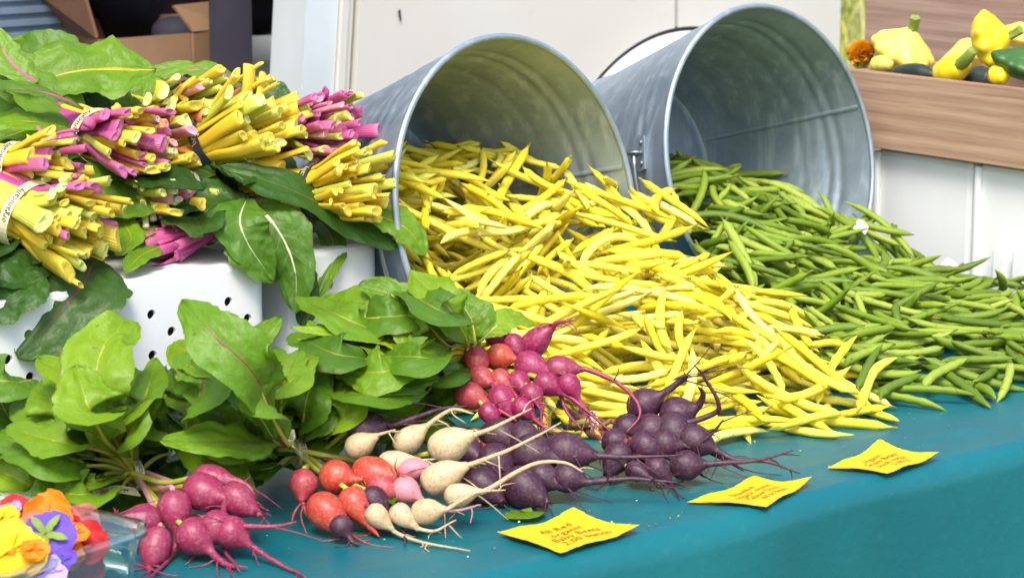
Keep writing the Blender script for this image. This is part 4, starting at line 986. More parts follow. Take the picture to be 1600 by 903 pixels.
leaves(tM, BM, [
    ([(440, 725, .03), (395, 735, .03), (330, 730, .03)], 34, MID), ([(420, 745, .02), (370, 760, .02), (290, 762, .015)], 26, DP), ([(440, 690, .05), (350, 650, .08), (240, 612, .09)], 44, BRT), ([(475, 690, .05), (505, 640, .085), (555, 600, .09)], 42, MID), ([(470, 690, .05), (480, 620, .10), (500, 570, .11)], 44, MID),
    ([(425, 690, .06), (375, 690, .075), (250, 690, .085)], 42, RV, 'st_red'), ([(430, 690, .06), (370, 600, .13), (300, 560, .15)], 46, MID), ([(440, 690, .07), (400, 590, .15), (330, 520, .19), (285, 470, .21)], 52, RV, 'st_red'), ([(448, 690, .08), (412, 620, .13), (398, 550, .17), (440, 495, .20)], 48, MID),
    ([(410, 670, .07), (330, 610, .11), (290, 585, .12)], 36, BRT), ([(500, 680, .05), (545, 660, .06), (600, 665, .05)], 30, BRT)], 340, 'st_olive')
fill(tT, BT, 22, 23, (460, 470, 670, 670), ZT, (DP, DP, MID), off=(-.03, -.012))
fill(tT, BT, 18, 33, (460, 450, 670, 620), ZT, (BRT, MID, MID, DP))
leaves(tT, BT, [
    ([(680, 600, .07), (590, 640, .075), (480, 630, .08)], 46, MID), ([(690, 610, .06), (620, 660, .06), (560, 690, .05)], 40, DP), ([(690, 575, .10), (620, 600, .10), (525, 600, .10)], 42, MID), ([(690, 545, .11), (600, 505, .135), (490, 490, .145)], 44, BRT), ([(700, 540, .12), (630, 470, .165), (560, 445, .18)], 38, MID),
    ([(690, 560, .115), (600, 535, .135), (455, 512, .15)], 36, BRT, 'st_y'), ([(730, 535, .125), (700, 480, .165), (640, 425, .19)], 44, BRT), ([(742, 535, .125), (735, 495, .15), (700, 450, .175)], 44, MID), ([(752, 530, .12), (790, 500, .135), (835, 505, .125)], 28, BRT), ([(700, 520, .13), (660, 480, .16), (600, 470, .165)], 36, MID)], 380, 'st_olive')
fill(tU, BU, 9, 24, (560, 600, 720, 680), ((700, .02), (600, .06)), (DP, MID))
fill(tR, BR_, 6, 25, (800, 620, 900, 670), ((700, .02), (600, .06)), (DP, MID), (14, 22))
for t_, B, ax, r_, th in ((tP, BP, (1, -.25, 0), .017, R(50)), (tM, BM, (1, -.3, 0), .017, R(50)), (tT, BT, (1, -.6, 0), .022, R(60)), (tR, BR_, (1, -.4, 0), .014, R(50)), (tU, BU, (1, -.3, 0), .016, R(50))):
    add_band(t_, B, ax, r_, r_ * .85, 'organically grown', th, .0078)
strip(tP, P3([(112, 786, .03), (150, 772, .036), (180, 764, .034), (216, 768, .026)]), .011, 'anically grow', UPN)
strip(tM, P3([(468, 712, .052), (456, 690, .07), (452, 672, .08)]), .009, 'organic', UPN)

# ------------------------------------------------------------------ chard bunches stacked on the crates
def put_stalk(t_, v, f, uv, p, m_, cm, rg):
    # the cut end is a slightly hollow, slanting face
    ns = 10; v = list(v); uv = list(uv); n0 = len(v) - ns; f = list(f[:-1]); mi = [0] * len(f); e = sum((q for q in v[n0:]), Vector()) / ns; T = (p[-1] - p[-2]).normalized(); sl = Vector((rg.uniform(-.4, .4), rg.uniform(-.4, .4), rg.uniform(-.4, .4)))
    for k in range(ns): d = v[n0 + k] - e; v[n0 + k] = v[n0 + k] + T * (d.dot(sl) + rg.uniform(-.0012, .0012))
    for sc, back in ((.80, .0003), (.45, -.0014)):
        b0 = len(v); v += [e + (v[n0 + k] - e) * sc + T * back for k in range(ns)]; uv += [(1, k / ns) for k in range(ns)]
        a0 = n0 if sc > .7 else b0 - ns
        for k in range(ns): f.append((a0 + k, a0 + (k + 1) % ns, b0 + (k + 1) % ns, b0 + k)); mi.append(1)
    f.append(tuple(b0 + k for k in range(ns))); mi.append(1)
    mk('stalk', v, f, [M[m_], cm], t_, uv, midx=mi)
def chard(label, band, cut, Yb, Yc, rad, cols, n, seed, lvs, tie=True, dark=False, flare=1.25, words='organically', th=R(32), sq=.85):
    B, E = aty(*band, Yb), aty(*cut, Yc); ax = (E - B).normalized(); Ln = (E - B).length
    S = ax.cross(Vector((0, 0, 1))).normalized(); U = S.cross(ax); rg = random.Random(seed)
    t_ = thing('chard_bunch', label, 'chard', (B.x, B.y, TT + CH))
    # stalks packed in rings
    pos = [(0, 0)]; ring = 1
    while len(pos) < n * 2.5:
        m_ = 6 * ring
        for k in range(m_): pos.append((ring * math.cos(2 * math.pi * (k + .5 * ring) / m_), ring * math.sin(2 * math.pi * (k + .5 * ring) / m_)))
        ring += 1
    n = int(n * 2.5); pos = (pos * 2)[:n] if len(pos) < n else pos[:n]; mr = max(math.hypot(*p) for p in pos)
    for (qa, qb) in pos:
        qa, qb = qa / mr, qb / mr; m_ = rg.choice(cols); r_ = rad * rg.uniform(.10, .15)
        back = rg.uniform(.05, .09); fl = flare * rg.uniform(.9, 1.2); ext = rg.uniform(-.026, .012) - .012 * (qa * qa + qb * qb)
        s0 = B - ax * back + (S * qa * .9 + U * qb * .8) * rad; s1 = B + (S * qa * .8 + U * qb * .8 * sq) * rad; j = Vector((rg.uniform(-1, 1), rg.uniform(-1, 1), rg.uniform(-1, 1))) * .008; r_ *= rg.choice((.65, .8, 1, 1.1, 1.35))
        s2 = B + ax * (Ln * .55) + (S * qa + U * qb * sq) * rad * (1 + (fl - 1) * .5) + j; s3 = B + ax * (Ln + ext) + (S * qa + U * qb * sq) * rad * fl + j * 1.5
        p = crom([s0, s1, s2, s3], 12); hint = (S * qa + U * qb + Vector((.01, 0, 0))).normalized()
        rr = [r_ * (.75 + .35 * i / 11) for i in range(12)]
        v, f, uv, nc = sweep(p, rr, 10, rg.uniform(1.05, 1.4), .82, hint=hint, groove=.2); fl_ = [Vector((q.x, q.y, max(q.z, TT + CH + .001))) for q in v]
        c_ = 'cut' + m_[2:]
        put_stalk(t_, fl_, f, uv, p, m_, M.get(c_, M['cut_y']), rg)
    if tie: add_band(t_, B + ax * .004, ax, rad * 1.02, rad * .95 * sq + .001, words, th, .0105, dark)
    for i, (pts, wpx, m_, st) in enumerate(lvs):
        p3 = [aty(x, y, Y) for x, y, Y in pts]
        add_leaf(t_, p3, wpx / 1480, m_, st, None, 'chard', seed * 40 + i, rs=.0030, floor=TT + .002, fold=.18, ripple=.10)
    return t_
CY, CM, CW, CD, CDM = 'chard_y', 'chard_m', 'chard_w', 'chard_d', 'chard_dm'
Y_, G_, MG, WH, PK, OR = 'st_y', 'st_yg', 'st_m', 'st_w', 'st_p', 'st_o'
# leaves lying between and behind the bunches belong to the bunch they grow from
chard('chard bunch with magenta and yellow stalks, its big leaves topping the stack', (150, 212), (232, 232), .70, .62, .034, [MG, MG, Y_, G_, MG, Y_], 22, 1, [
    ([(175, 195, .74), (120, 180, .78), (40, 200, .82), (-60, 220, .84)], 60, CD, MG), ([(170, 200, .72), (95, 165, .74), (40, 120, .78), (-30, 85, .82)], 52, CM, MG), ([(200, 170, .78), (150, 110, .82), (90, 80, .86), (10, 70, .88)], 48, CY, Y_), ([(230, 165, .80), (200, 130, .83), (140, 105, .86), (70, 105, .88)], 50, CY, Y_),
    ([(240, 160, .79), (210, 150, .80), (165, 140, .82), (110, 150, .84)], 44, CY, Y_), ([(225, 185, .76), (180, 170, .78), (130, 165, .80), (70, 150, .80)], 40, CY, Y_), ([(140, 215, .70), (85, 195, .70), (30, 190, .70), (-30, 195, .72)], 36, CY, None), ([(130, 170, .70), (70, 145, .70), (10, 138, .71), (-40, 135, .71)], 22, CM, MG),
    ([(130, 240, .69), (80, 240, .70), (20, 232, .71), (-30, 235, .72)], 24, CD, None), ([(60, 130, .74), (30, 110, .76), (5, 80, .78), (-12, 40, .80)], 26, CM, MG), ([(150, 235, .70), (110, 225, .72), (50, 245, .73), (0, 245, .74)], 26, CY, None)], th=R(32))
chard('chard bunch with pale and coral cut ends behind the tied magenta bunch', (258, 192), (312, 178), .74, .66, .036, [PK, Y_, G_, G_, Y_, G_, OR], 24, 2, [
    ([(330, 130, .86), (300, 112, .88), (260, 108, .90), (215, 122, .92)], 17, CM, MG), ([(380, 128, .84), (330, 112, .85), (290, 110, .87), (250, 122, .88)], 20, CM, MG), ([(260, 165, .80), (235, 140, .81), (205, 135, .82), (170, 150, .83)], 30, CY, None), ([(300, 150, .86), (260, 150, .86), (220, 150, .86), (180, 170, .86)], 36, CD, None), ([(400, 160, .88), (350, 145, .88), (300, 145, .88), (250, 160, .88)], 34, CDM, None)], tie=False)
chard('thick yellow chard bunch with a bent stalk, held by a dark tie', (330, 222), (438, 172), .68, .61, .042, [Y_, Y_, G_, G_, Y_], 24, 3, [
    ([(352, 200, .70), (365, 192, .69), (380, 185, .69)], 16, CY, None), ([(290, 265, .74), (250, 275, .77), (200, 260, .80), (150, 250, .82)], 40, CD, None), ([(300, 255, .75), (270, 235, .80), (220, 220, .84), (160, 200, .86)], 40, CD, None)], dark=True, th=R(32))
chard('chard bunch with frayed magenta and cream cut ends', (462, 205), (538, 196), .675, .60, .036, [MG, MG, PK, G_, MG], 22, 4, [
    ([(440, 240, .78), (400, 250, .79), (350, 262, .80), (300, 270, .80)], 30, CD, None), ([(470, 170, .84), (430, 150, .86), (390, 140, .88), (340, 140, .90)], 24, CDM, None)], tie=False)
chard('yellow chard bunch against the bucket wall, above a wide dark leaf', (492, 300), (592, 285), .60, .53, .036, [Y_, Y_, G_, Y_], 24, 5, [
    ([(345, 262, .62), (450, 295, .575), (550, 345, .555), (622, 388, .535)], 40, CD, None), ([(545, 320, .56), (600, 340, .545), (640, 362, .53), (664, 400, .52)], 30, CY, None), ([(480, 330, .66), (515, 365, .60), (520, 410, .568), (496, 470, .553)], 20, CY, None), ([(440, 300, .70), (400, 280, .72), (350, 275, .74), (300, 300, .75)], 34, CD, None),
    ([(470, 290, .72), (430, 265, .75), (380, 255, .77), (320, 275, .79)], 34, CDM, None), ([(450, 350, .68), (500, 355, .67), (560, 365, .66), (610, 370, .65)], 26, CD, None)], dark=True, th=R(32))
chard('small chard bunch with yellow, magenta and white stalks on the left pile', (20, 262), (108, 268), .66, .60, .031, [Y_, MG, Y_, G_, MG], 20, 6, [
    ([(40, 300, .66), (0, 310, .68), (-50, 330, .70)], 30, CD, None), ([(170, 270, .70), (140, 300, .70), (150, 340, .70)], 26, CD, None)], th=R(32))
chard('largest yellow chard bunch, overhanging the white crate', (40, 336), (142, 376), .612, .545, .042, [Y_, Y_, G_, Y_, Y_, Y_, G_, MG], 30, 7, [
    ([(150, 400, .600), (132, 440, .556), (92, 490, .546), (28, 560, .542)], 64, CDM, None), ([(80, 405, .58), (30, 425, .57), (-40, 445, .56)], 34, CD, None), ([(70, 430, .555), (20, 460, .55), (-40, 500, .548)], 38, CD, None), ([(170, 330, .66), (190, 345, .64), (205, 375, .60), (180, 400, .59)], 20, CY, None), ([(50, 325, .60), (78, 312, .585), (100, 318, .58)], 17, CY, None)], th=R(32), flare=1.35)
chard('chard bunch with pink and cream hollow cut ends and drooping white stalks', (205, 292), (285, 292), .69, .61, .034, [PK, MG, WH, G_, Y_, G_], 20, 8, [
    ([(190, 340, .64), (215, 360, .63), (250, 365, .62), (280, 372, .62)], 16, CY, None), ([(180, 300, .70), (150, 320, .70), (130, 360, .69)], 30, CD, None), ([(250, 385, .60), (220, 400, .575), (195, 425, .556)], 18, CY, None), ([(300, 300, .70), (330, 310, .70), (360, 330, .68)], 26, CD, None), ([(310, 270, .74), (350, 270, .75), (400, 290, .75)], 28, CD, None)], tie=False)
ti = chard('magenta chard bunch lying along the crate edge, its white ribbed leaf hanging down', (330, 356), (228, 392), .625, .612, .024, [MG], 16, 9, [
    ([(392, 318, .60), (428, 350, .565), (460, 415, .548), (462, 490, .542)], 42, CW, WH), ([(385, 312, .595), (375, 345, .565), (390, 385, .552), (428, 440, .546)], 42, CW, None), ([(360, 318, .60), (356, 350, .575), (372, 385, .560), (405, 405, .553)], 30, CW, None), ([(440, 380, .57), (470, 420, .556), (480, 470, .55), (470, 510, .548)], 24, CD, None), ([(340, 330, .63), (375, 335, .63), (420, 340, .63)], 8, CW, WH)], dark=False, sq=.7, words='organically', th=R(150), flare=1.2)
for k, q in enumerate(([(222, 300, .655), (235, 318, .64), (240, 345, .628)], [(215, 312, .65), (225, 330, .64), (228, 356, .625)], [(250, 330, .64), (258, 352, .63), (262, 376, .618)])):
    tube('stray_stalk', [aty(*p) for p in q], .004, .0035, M['st_w'], ti, 9, 8)
# bent stalks standing up from the yellow bunch
by = [o for o in bpy.data.objects if o.get('label', '').startswith('thick yellow chard')][0]
for q in ([(345, 215, .67), (372, 180, .65), (386, 140, .645), (389, 103, .65)], [(340, 225, .66), (375, 195, .64), (400, 160, .64), (408, 118, .65)]):
    c = crom([aty(*p) for p in q], 14); v, f, uv, _ = sweep(c, [.0065 + .002 * i / 13 for i in range(14)], 10, 1.3, .7, groove=.3); mk('stalk', v, f, [M['st_y'], M['cut_y']], by, uv, midx=[0] * (len(f) - 1) + [1])
bb = [o for o in bpy.data.objects if o.get('label', '').startswith('chard bunch with pale')][0]
for q in ([(240, 170, .70), (248, 150, .695), (252, 127, .695)], [(262, 165, .70), (280, 140, .695), (302, 122, .695)]):
    c = crom([aty(*p) for p in q], 10); v, f, uv, _ = sweep(c, [.0055] * 10, 10, 1.3, .7, groove=.3); mk('stalk', v, f, [M['st_y'], M['cut_y']], bb, uv, midx=[0] * (len(f) - 1) + [1])

rgc = random.Random(99); cb = [o for o in bpy.data.objects if o.name.startswith('chard_bunch')]
for k in range(46):
    t_ = rgc.choice(cb); b0 = ORG[t_]
    p = Vector((rgc.uniform(1.0, 1.53), rgc.uniform(.62, .84), TT + CH + rgc.uniform(.004, .085))); a = rgc.uniform(0, 6.28); d = Vector((math.cos(a), math.sin(a), 0)) * rgc.uniform(.07, .11)
    add_leaf(t_, [p - d, p + up * .008, p + d], rgc.uniform(.024, .04), rgc.choice((CD, CD, CDM, CY)), None, None, 'chard', 4000 + k, normal=(UPN + Vector((rgc.uniform(-.4, .4), rgc.uniform(-.4, .4), 0))).normalized(), floor=TT + CH + .002)
for k in range(16):
    t_ = cb[0]; p = Vector((rgc.uniform(.98, 1.36), rgc.uniform(.72, .86), 0)); p.z = 1.06 + rgc.uniform(-.06, .05); a = rgc.gauss(math.pi * .85, .5); d = Vector((math.cos(a), math.sin(a), -.12)) * rgc.uniform(.05, .09)
    add_leaf(t_, [p - d, p + up * .012, p + d], rgc.uniform(.026, .042), rgc.choice((CY, CY, CM)), None, None, 'chard', 4100 + k, normal=(UPN + Vector((rgc.uniform(-.4, .4), rgc.uniform(-.4, .4), 0))).normalized())

# ------------------------------------------------------------------ price cards
def card(label, corners, words, curl):
    A, Bc, Cc, D = [atz(x, y, TT + .002) for x, y in corners]       # left, far, right, near corner
    n, m_ = 26, 20; rg = random.Random(len(words)); vs, fs = [], []
    def P(u, v, e=0.):
        p = (A * (1 - u) + Bc * u) * (1 - v) + (D * (1 - u) + Cc * u) * v
        z = curl[0] * (1 - u) ** 3 * (1 - v) ** 2 + curl[1] * u ** 3 * (1 - v) ** 2 + curl[2] * u ** 3 * v ** 3 + curl[3] * (1 - u) ** 2 * v ** 3 + .0022 * math.sin(u * 5 + v * 3) ** 2
        return Vector((p.x, p.y, TT + .0025 + max(0, z) + e))
    for i in range(n + 1):
        for j in range(m_ + 1):
            u, v = i / n, j / m_
            if i in (0, n): u += rg.uniform(-.008, .008)
            if j in (0, m_): v += rg.uniform(-.010, .010)
            vs.append(P(u, v))
    k = len(vs); vs += [p - Vector((0, 0, .0004)) for p in vs]
    for i in range(n):
        for j in range(m_):
            a = i * (m_ + 1) + j; q = (a, a + m_ + 1, a + m_ + 2, a + 1); fs += [q[::-1], tuple(x + k for x in q)]
    o = mk('price_card', vs, fs, M['paper'], loc=(A + Cc) / 2); tag(o, label, 'card')
    tv, tf = text_data(words, 1.05); w_ = np.abs(tv[:, 0]).max(); h_ = np.abs(tv[:, 1]).max(); out = []
    for x, y in tv:
        u = .49 + x / w_ * .30; v = .55 - y / h_ * .31; out.append(P(u, v, .0005) + Vector((0, 0, 0)))
    mk('handwriting', out, tf, M['ink'], o, smooth=False)
card('yellow price card with dark brown writing in front of the white beet roots', [(777, 838), (896, 809), (1000, 831), (876, 864)], 'All Red\norganic\nBaby Beets\n2.00 bunch', (.004, .008, .004, .0))
card('yellow price card with a curled far edge, in front of the dark purple beet bunch', [(1073, 785), (1178, 756), (1269, 756), (1197, 792)], 'Beautiful\norganic mixed\nYellow Dutch\nWax Beans', (.0, .006, .005, .0))
card('yellow price card with faint writing lying in front of the green beans', [(1293, 731), (1374, 703), (1467, 716), (1387, 740)], 'organic\nGreen Beans\nfresh today\n3.00 lb', (.0, .009, .004, .0))

# ------------------------------------------------------------------ flower tray
def flower_tray():
    c1, c2, c0 = atz(205, 824, TT + .058), atz(90, 797, TT + .058), None
    e = (c2 - c1); e.z = 0; W_ = .20; ex = Vector((e.x, e.y, 0)).normalized(); ey = Vector((-ex.y, ex.x, 0))       # ex runs back along the right side
    if ey.x > 0: ey = -ey
    o0 = c1 - ex * .006; o0.z = TT
    ctr = o0 + ex * .08 + ey * .08
    t_ = thing('flower_tray', 'clear plastic tray full of edible flowers at the table edge', 'tray', (ctr.x, ctr.y, TT))
    prof = [(.0, .060, .0015), (.0075, .0605, .003), (.008, .055, .003), (.001, .054, .0), (-.004, .030, -.004), (-.008, .004, -.008), (-.012, .0012, -.012)]
    def loop(out, z):
        rc = .022; pts = []
        for cx, cy, a0 in ((.145, .0 + .015, -90), (.145, .145, 0), (.015, .145, 90), (.015, .015, 180)):
            for k in range(8): a = R(a0 + 90 * k / 7); pts.append((cx + (rc + out) * math.cos(a), cy + (rc + out) * math.sin(a)))
        return [o0 + ex * p + ey * q + Vector((0, 0, z)) for p, q in pts]
    vs, fs = [], []; ls = [loop(a, z) for a, z, _ in prof]; n = len(ls[0])
    for l in ls: vs += l
    for i in range(len(ls) - 1):
        for k in range(n): fs.append((i * n + k, i * n + (k + 1) % n, (i + 1) * n + (k + 1) % n, (i + 1) * n + k))
    fs.append(tuple((len(ls) - 1) * n + k for k in range(n)))
    ob = mk('tray_shell', vs, fs, M['clear'], t_)
    md = ob.modifiers.new('thickness', 'SOLIDIFY'); md.thickness = .0006
    for k in range(0, n, 2):
        p, q = ls[3][k] + Vector((0, 0, -.002)), ls[5][k]
        d = (q - p); tube('rib', [p, p + d * .5, q], .0009, .0009, M['clear'], t_, 4, 5)
    return o0, ex, ey
fo, fex, fey = flower_tray()
def flower(label, px, py, z, rad, npet, mname, nrm, cup=.5, pw=.75, seed=0, center=None, sep=False, group=None, D=None):
    c = atz(px, py, TT + z); rg = random.Random(seed); nrm = Vector(nrm).normalized(); a_ = nrm.cross(Vector((.3, .8, .2))).normalized(); b2 = nrm.cross(a_)
    t_ = thing('flower', label, 'flower', c, group)
    for k in range(npet):
        th = 2 * math.pi * k / npet + rg.uniform(-.2, .2); d = a_ * math.cos(th) + b2 * math.sin(th); l = rad * rg.uniform(.85, 1.12); cu = cup * rg.uniform(.6, 1.3)
        pts = [c + nrm * .001 * k, c + d * l * .55 + nrm * (l * .25 * cu), c + d * l + nrm * (l * .75 * cu)]
        v, f, uv = leaf_shape(pts, l * pw * .62, nrm, 'chard', seed * 9 + k, fold=.12, ripple=.08, nu=11, nv=8, puck=.35)
        mk('petal', v, f, M[mname], t_, uv)
    if sep:
        for k in range(5):
            th = 2 * math.pi * k / 5; d = a_ * math.cos(th) + b2 * math.sin(th); pts = [c + nrm * .003, c + d * rad * .4 + nrm * .007, c + d * rad * .8 + nrm * .006]
            v, f, uv = leaf_shape(pts, rad * .13, nrm, 'chard', k, nu=8, nv=4); mk('sepal', v, f, M['sepal'], t_, uv)
    if center:
        vs = []
        for i in range(6):
            for k in range(10): ph, th = i / 5 * math.pi, k / 10 * 6.283; vs.append(c + nrm * .003 + Vector((math.sin(ph) * math.cos(th), math.sin(ph) * math.sin(th), math.cos(ph))) * rad * .14)
        mk('flower_eye', vs, [(i * 10 + k, (i + 1) * 10 + k, (i + 1) * 10 + (k + 1) % 10, i * 10 + (k + 1) % 10) for i in range(5) for k in range(10)], M[center], t_)
cv = -_f
flower('bright red ruffled flower at the back of the clear tray', 25, 818, .062, .026, 7, 'p_red', up + cv * .7, .5, 1.0, 1)
flower('second red flower pressed against the tray wall', 128, 850, .045, .022, 6, 'p_red', up * .6 + cv + _r * .5, .5, .95, 2)
flower('orange flower standing upright in the tray', 75, 808, .066, .021, 5, 'p_ora', cv + up * .15, .5, 1.0, 3)
flower('violet blossom turned over, showing its green sepals', 72, 838, .068, .024, 5, 'p_pur', up * .7 + cv, .15, .95, 4, sep=True)
flower('large yellow flower filling the front of the tray', 20, 866, .062, .028, 8, 'p_yel', up + cv * .8, .3, .95, 5, center='p_ora')
flower('lilac flower lying lowest on the yellow petals', 70, 896, .05, .018, 5, 'p_lil', up + cv, .3, .95, 6)
flower('dark purple pansy beside the red flower', 4, 838, .056, .022, 5, 'p_dpur', up + cv * .8, .2, .95, 7)
flower('small lilac blossom on top of the red flower', 14, 797, .072, .012, 5, 'p_lil', up + cv * .5, .3, .9, 8)
flower('coral pink flower leaning on the clear wall', 124, 822, .045, .020, 6, 'p_cor', cv + _r * .6 + up * .4, .5, .95, 9)
flower('deep orange flower under the violet blossom', 95, 868, .042, .022, 7, 'p_ora', up + cv + _r * .3, .4, .9, 10)
flower('yellow flower with folded petals low in the tray', 30, 896, .040, .026, 7, 'p_yel', up + cv * .6, .5, .9, 11)
flower('crimson flower low against the clear wall', 118, 884, .025, .024, 7, 'p_red', cv + up * .5 + _r * .4, .4, .95, 12)
flower('golden flower peeking from the tray corner', 100, 842, .050, .014, 5, 'p_yel', up + cv, .4, .9, 13)
for k, (x, y, z, r_, m_, lab) in enumerate(((45, 822, .068, .013, 'p_cor', 'small coral blossom between the red and orange flowers'), (100, 815, .064, .012, 'p_red', 'small scarlet blossom beside the orange flower'), (52, 862, .066, .012, 'p_ora', 'small orange blossom beside the large yellow flower'), (96, 880, .055, .013, 'p_pur', 'small violet blossom near the clear wall'), (6, 812, .068, .013, 'p_yel', 'small yellow blossom behind the red flower'), (118, 836, .056, .012, 'p_ora', 'small orange blossom at the tray corner'))):
    flower(lab, x, y, z, r_, 6, m_, up + cv * .7 + _r * (.2 * (k % 3) - .2), .45, .9, 60 + k)
for k, (x, y) in enumerate(((10, 880), (60, 890), (110, 865), (40, 850))):
    flower(('pale yellow petals', 'orange petals', 'pink petals', 'plum petals')[k] + ' bedding the bottom of the flower tray', x, y, .018, .03, 8, ('p_yel', 'p_ora', 'p_cor', 'p_dpur')[k], up, .3, 1., 40 + k)

def crumbs():
    rg = random.Random(8); vs, fs, mi = [], [], []
    for k in range(170):
        x, y = (rg.gauss(800, 330), rg.gauss(800, 55)) if k < 120 else (rg.uniform(1150, 1600), rg.uniform(640, 730))
        p = atz(x, y, TT + .002)
        if p.y < .03 or p.x < .7: continue
        q = rg.uniform(.0005, .0016); b0 = len(vs); a = rg.uniform(0, 6.28)
        vs += [p + Vector((q * rg.uniform(.7, 1.6) * math.cos(a + i * 2.09), q * math.sin(a + i * 2.09), 0)) for i in range(3)] + [p + Vector((0, 0, q * rg.uniform(.5, 1)))]
        m_ = 0 if rg.random() < .6 else rg.choice((1, 2)); fs += [(b0, b0 + 1, b0 + 3), (b0 + 1, b0 + 2, b0 + 3), (b0 + 2, b0, b0 + 3)]; mi += [m_] * 3
    o = mk('soil_crumbs', vs, fs, [M['card_d'], M['st_olive'], M['white_paper']], smooth=False, midx=mi, uv=[(0, 0)] * len(vs)); tag(o, 'soil and plant crumbs scattered on the teal cloth', 'crumbs', kind='stuff')
crumbs()
# ------------------------------------------------------------------ fallen leaf piece, paper scraps, stray bits
B0 = atz(820, 802, TT + .004)
lf = mk('leaf_scrap', *leaf_shape([atz(797, 797, TT + .003), atz(820, 804, TT + .005), atz(846, 799, TT + .003)], .014, Vector((0, 0, 1)), 'beet', 77, fold=.05, ripple=.12, nu=14, nv=8)[:2], M['leaf_bright'], loc=B0)
lf.data.uv_layers.new(name='UVMap'); tag(lf, 'torn bright green leaf scrap beside a white root tip', 'leaf scrap')
def scrap(label, px, py, X, sz, rot, seed):
    p = atx(px, py, X); p.z = max(p.z, heap_z(p.x, p.y) + .006); rg = random.Random(seed); vs, fs = [], []
    a, b2 = Vector((math.cos(rot), math.sin(rot), .35)).normalized(), Vector((-math.sin(rot), math.cos(rot), .5)).normalized(); nrm = a.cross(b2)
    for th in (0, -.0006):
        for i in range(5):
            for j in range(5): vs.append(p + a * ((i / 4 - .5) * sz * 1.3 + rg.uniform(-.001, .001)) + b2 * ((j / 4 - .5) * sz) + nrm * (.002 * math.sin(i * 1.3 + j) + th))
    fs = [(i * 5 + j, i * 5 + j + 1, i * 5 + j + 6, i * 5 + j + 5) for i in range(4) for j in range(4)]; fs += [tuple(x + 25 for x in q[::-1]) for q in fs]
    tag(mk('paper_scrap', vs, fs, M['white_paper'], loc=p, smooth=False), label, 'paper')
scrap('white paper scrap among the green beans by the bucket rim', 1345, 405, 2.36, .017, .5, 1)
scrap('white paper scrap behind the green beans near the white crates', 1482, 437, 2.44, .022, .2, 2)

# ------------------------------------------------------------------ white crates and wooden boxes at the end of the stall
XW = 2.50
def end_crates():
    g = 'white crates under the wooden squash box'
    ya = atx(1372, 330, XW + .02).y; yb = atx(1523, 330, XW + .02).y
    zt = atx(1480, 247, XW).z - .004
    for (label, y0, y1, fins) in (('plain white plastic crate under the wooden squash box, beside the bucket', yb + .004, ya + .01, False), ('white plastic crate with upright ribs under the wooden squash box', yb - .13, yb, True)):
        t_ = thing('plastic_crate', label, 'crate', (XW + .2, (y0 + y1) / 2, TT), None)
        mkbox('body', XW + .02, XW + .38, y0, y1, TT + .001, zt, M['plastic'], t_, .01)
        if fins:
            for k in range(4):
                yy = atx(1557 + 31 * k, 400, XW).y
                mkbox('rib', XW + .004, XW + .021, yy - .011, yy + .011, TT + .001, atx(1557 + 31 * k, 390 + 3 * k, XW).z, M['plastic'], t_, .003)
            mkbox('corner_rib', XW + .012, XW + .021, y1 - .012, y1 - .003, TT + .001, zt - .003, M['plastic'], t_, .003)
        else:
            mkbox('corner_rib', XW + .012, XW + .021, y1 - .014, y1 - .004, TT + .001, zt - .003, M['plastic'], t_, .003)
    return zt
zw = end_crates()
def wooden_box():
    a = atx(1318, 108, XW); b_ = atx(1600, 140, XW); y1 = a.y + .005; y0 = b_.y - .05; z1 = (a.z + b_.z) / 2; z0 = zw + .003
    t_ = thing('wooden_box', 'weathered wooden box holding yellow and green summer squash', 'wooden box', (XW + .16, (y0 + y1) / 2, z0))
    zm = z0 + (z1 - z0) * .40
    mkbox('plank', XW, XW + .016, y0, y1, z0, z1, M['wood'], t_, .0015)
    mkbox('plank', XW + .30, XW + .316, y0, y1, z0, z1 - .004, M['wood2'], t_, .0015)
    for yy in (y1 - .016, y0): mkbox('end_board', XW + .018, XW + .298, yy + .001, yy + .015, z0, z1 - .003, M['wood2'], t_, .0015)
    mkbox('bottom_board', XW + .018, XW + .299, y0 + .017, y1 - .018, z0 + .001, z0 + .010, M['wood2'], t_)
    # taller box behind
    X2 = XW + .34; p = atx(1351, 40, X2)
    t2 = thing('wooden_box', 'tall grey brown wooden box behind the squash box', 'wooden box', (X2 + .1, (y0 + p.y) / 2, TT))
    mkbox('plank', X2, X2 + .016, y0 - .02, p.y, TT + .002, z1 - .05, M['wood2'], t2, .0015); mkbox('plank', X2, X2 + .016, y0 - .02, p.y, z1 - .048, z1 + .09, M['wood2'], t2, .0015); mkbox('plank', X2, X2 + .016, y0 - .02, p.y, z1 + .092, z1 + .22, M['wood2'], t2, .0015)
    mkbox('end_board', X2 + .017, X2 + .2, p.y - .016, p.y - .001, TT + .002, z1 + .21, M['wood2'], t2)
    return z0, z1, y0, y1
bz0, bz1, by0, by1 = wooden_box()
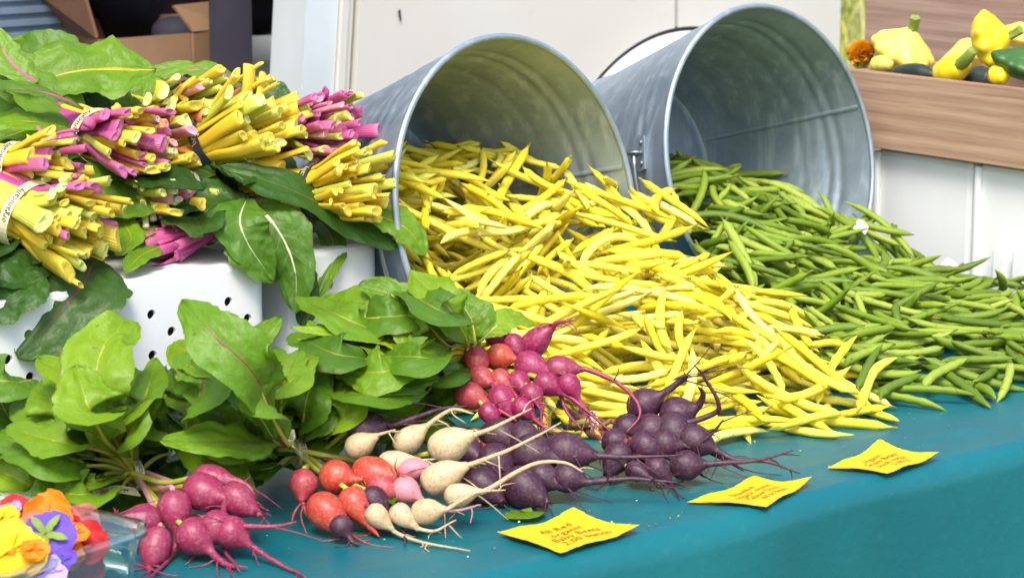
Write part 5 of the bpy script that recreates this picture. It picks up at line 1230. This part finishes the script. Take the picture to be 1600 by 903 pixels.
def pattypan(label, px, py, X, wpx, mname, axis, stem=True, flat=.62, seed=0, lobes=10):
    c = atx(px, py, X); r_ = wpx / 2 / FPX * depth(c); ax = Vector(axis).normalized(); a_ = ax.cross(Vector((.2, .9, .1))).normalized(); b2 = ax.cross(a_); rg = random.Random(seed)
    t_ = thing('pattypan_squash', label, 'squash', c); ns = 60
    prof = [(.0, .62), (.14, .63), (.26, .56), (.42, .44), (.62, .30), (.82, .16), (.95, .05), (1.0, -.06), (.97, -.17), (.88, -.28), (.72, -.42), (.5, -.54), (.25, -.61), (.0, -.62)]
    prof = [tuple(crom([Vector((p[0], p[1], 0)) for p in prof], 40)[i])[:2] for i in range(40)]; vs = []
    for q, h in prof:
        for k in range(ns):
            th = 2 * math.pi * k / ns; sc = 1 + .065 * max(0, q - .35) / .65 * math.cos(lobes * th + .3 * math.sin(th)); rr = max(q, .001) * sc
            vs.append(c + (a_ * math.cos(th) + b2 * math.sin(th)) * (rr * r_) + ax * (h * r_ * flat * 1.45) + Vector((1, 1, 1)) * (.02 * r_ * nz((q * math.cos(th), q * math.sin(th), h), 2, seed)))
    fs = [(i * ns + k, i * ns + (k + 1) % ns, (i + 1) * ns + (k + 1) % ns, (i + 1) * ns + k) for i in range(39) for k in range(ns)]
    mk('squash_body', vs, fs, M[mname], t_)
    if stem:
        top_ = c + ax * (.60 * r_ * flat * 1.45); p = crom([top_ - ax * .004, top_ + ax * r_ * .16, top_ + ax * r_ * .46 + a_ * r_ * .1], 9); v, f, uv, _ = sweep(p, [r_ * q for q in (.24, .20, .17, .155, .15, .15, .155, .165, .17)], 10)
        v = [q + (q - p[i // 10]).normalized() * (.012 * r_ * (1 if i % 2 else -3)) for i, q in enumerate(v)]; mk('squash_stem', v, f, M['sqstem'], t_, uv, smooth=False)
pattypan('pale yellow scalloped pattypan squash with an upright green stem', 1412, 76, XW + .10, 100, 'sq_p', (.05, -.42, .85), seed=1, flat=.74)
pattypan('deep yellow pattypan squash perched highest in the box', 1550, 62, XW + .13, 92, 'sq_y', (.35, -.85, .28), seed=2, flat=.72)
pattypan('pale yellow pattypan squash tucked behind the deep yellow one', 1512, 84, XW + .20, 84, 'sq_p', (-.2, .2, .95), False, seed=3)
pattypan('green pattypan squash at the box edge', 1592, 98, XW + .055, 86, 'sq_g', (.2, -.3, .9), False, seed=4)
pattypan('pale yellow pattypan squash under a green rim at the far corner', 1592, 55, XW + .24, 70, 'sq_p', (.1, -.2, .9), False, seed=6)
def gourd(label, pts, X, rads, mname, stem=None):
    p3 = [atx(x, y, X + dx) for x, y, dx in pts]; k = depth(p3[0]) / FPX; n = 22; p = crom(p3, n); rr = np.interp(np.linspace(0, 1, n), np.linspace(0, 1, len(rads)), rads) * k
    t_ = thing('summer_squash', label, 'squash', p3[0]); v, f, uv, _ = sweep(p, list(rr), 20); mk('squash_body', v, f, M[mname], t_, uv)
    if stem:
        q = crom([atx(x, y, X + dx) for x, y, dx in stem], 9); v, f, uv, _ = sweep(q, [k * r_ for r_ in np.linspace(11, 8, 9)], 9); mk('squash_stem', v, f, M['sqstem'], t_, uv)
gourd('small yellow crookneck squash with a curved green stem', [(1458, 122, .0), (1475, 115, .0), (1495, 106, 0), (1510, 98, 0)], XW + .045, [4, 19, 23, 20, 11], 'sq_y', [(1500, 102, -.005), (1512, 90, -.01), (1521, 78, -.01)])
gourd('dark zucchini lying along the inside of the box', [(1385, 124, .0), (1410, 116, 0), (1435, 114, 0), (1460, 118, 0)], XW + .04, [5, 14, 15, 14, 6], 'zuc')
gourd('dark zucchini wedged below the deep yellow squash', [(1500, 134, .02), (1525, 126, .02), (1550, 126, .02)], XW + .06, [12, 20, 22, 16], 'zuc')
gourd('yellow green summer squash half hidden by the green pattypan', [(1548, 122, .0), (1560, 118, 0), (1572, 124, 0)], XW + .03, [8, 16, 16, 8], 'sq_y')
gourd('pale yellow squash end next to the marigold', [(1362, 108, .0), (1375, 100, 0), (1392, 102, 0)], XW + .05, [6, 13, 13, 7], 'sq_p')
def marigold():
    c = atx(1345, 84, XW + .07); r_ = 21 / FPX * depth(c); t_ = thing('marigold_flower', 'orange marigold bloom standing in the corner of the squash box', 'flower', c - Vector((0, 0, .03))); rg = random.Random(4); vs, fs = [], []
    for k in range(300):
        d = Vector((rg.gauss(0, 1), rg.gauss(0, 1), rg.gauss(.2, .9))).normalized(); s = d.cross(Vector((rg.random(), rg.random(), rg.random()))).normalized(); e = c + d * r_ * rg.uniform(.75, 1.05); b0 = c + d * r_ * .3; wv = s * r_ * .20; h_ = d.cross(s) * r_ * .09
        i = len(vs); vs += [b0 - wv * .4, b0 + wv * .4, e + wv + h_, e + d * .0015, e - wv - h_]; fs += [(i, i + 1, i + 2, i + 3), (i, i + 3, i + 4)]
    mk('ruffled_petals', vs, fs, M['p_mari'], t_, uv=[(0, 0)] * len(vs), smooth=False)
    tube('flower_stem', [c - up * r_ * .2, c - up * r_ * 1.2 + _r * .002, c - up * r_ * 2.4], r_ * .45, r_ * .38, M['sqstem'], t_, 8, 10)
marigold()
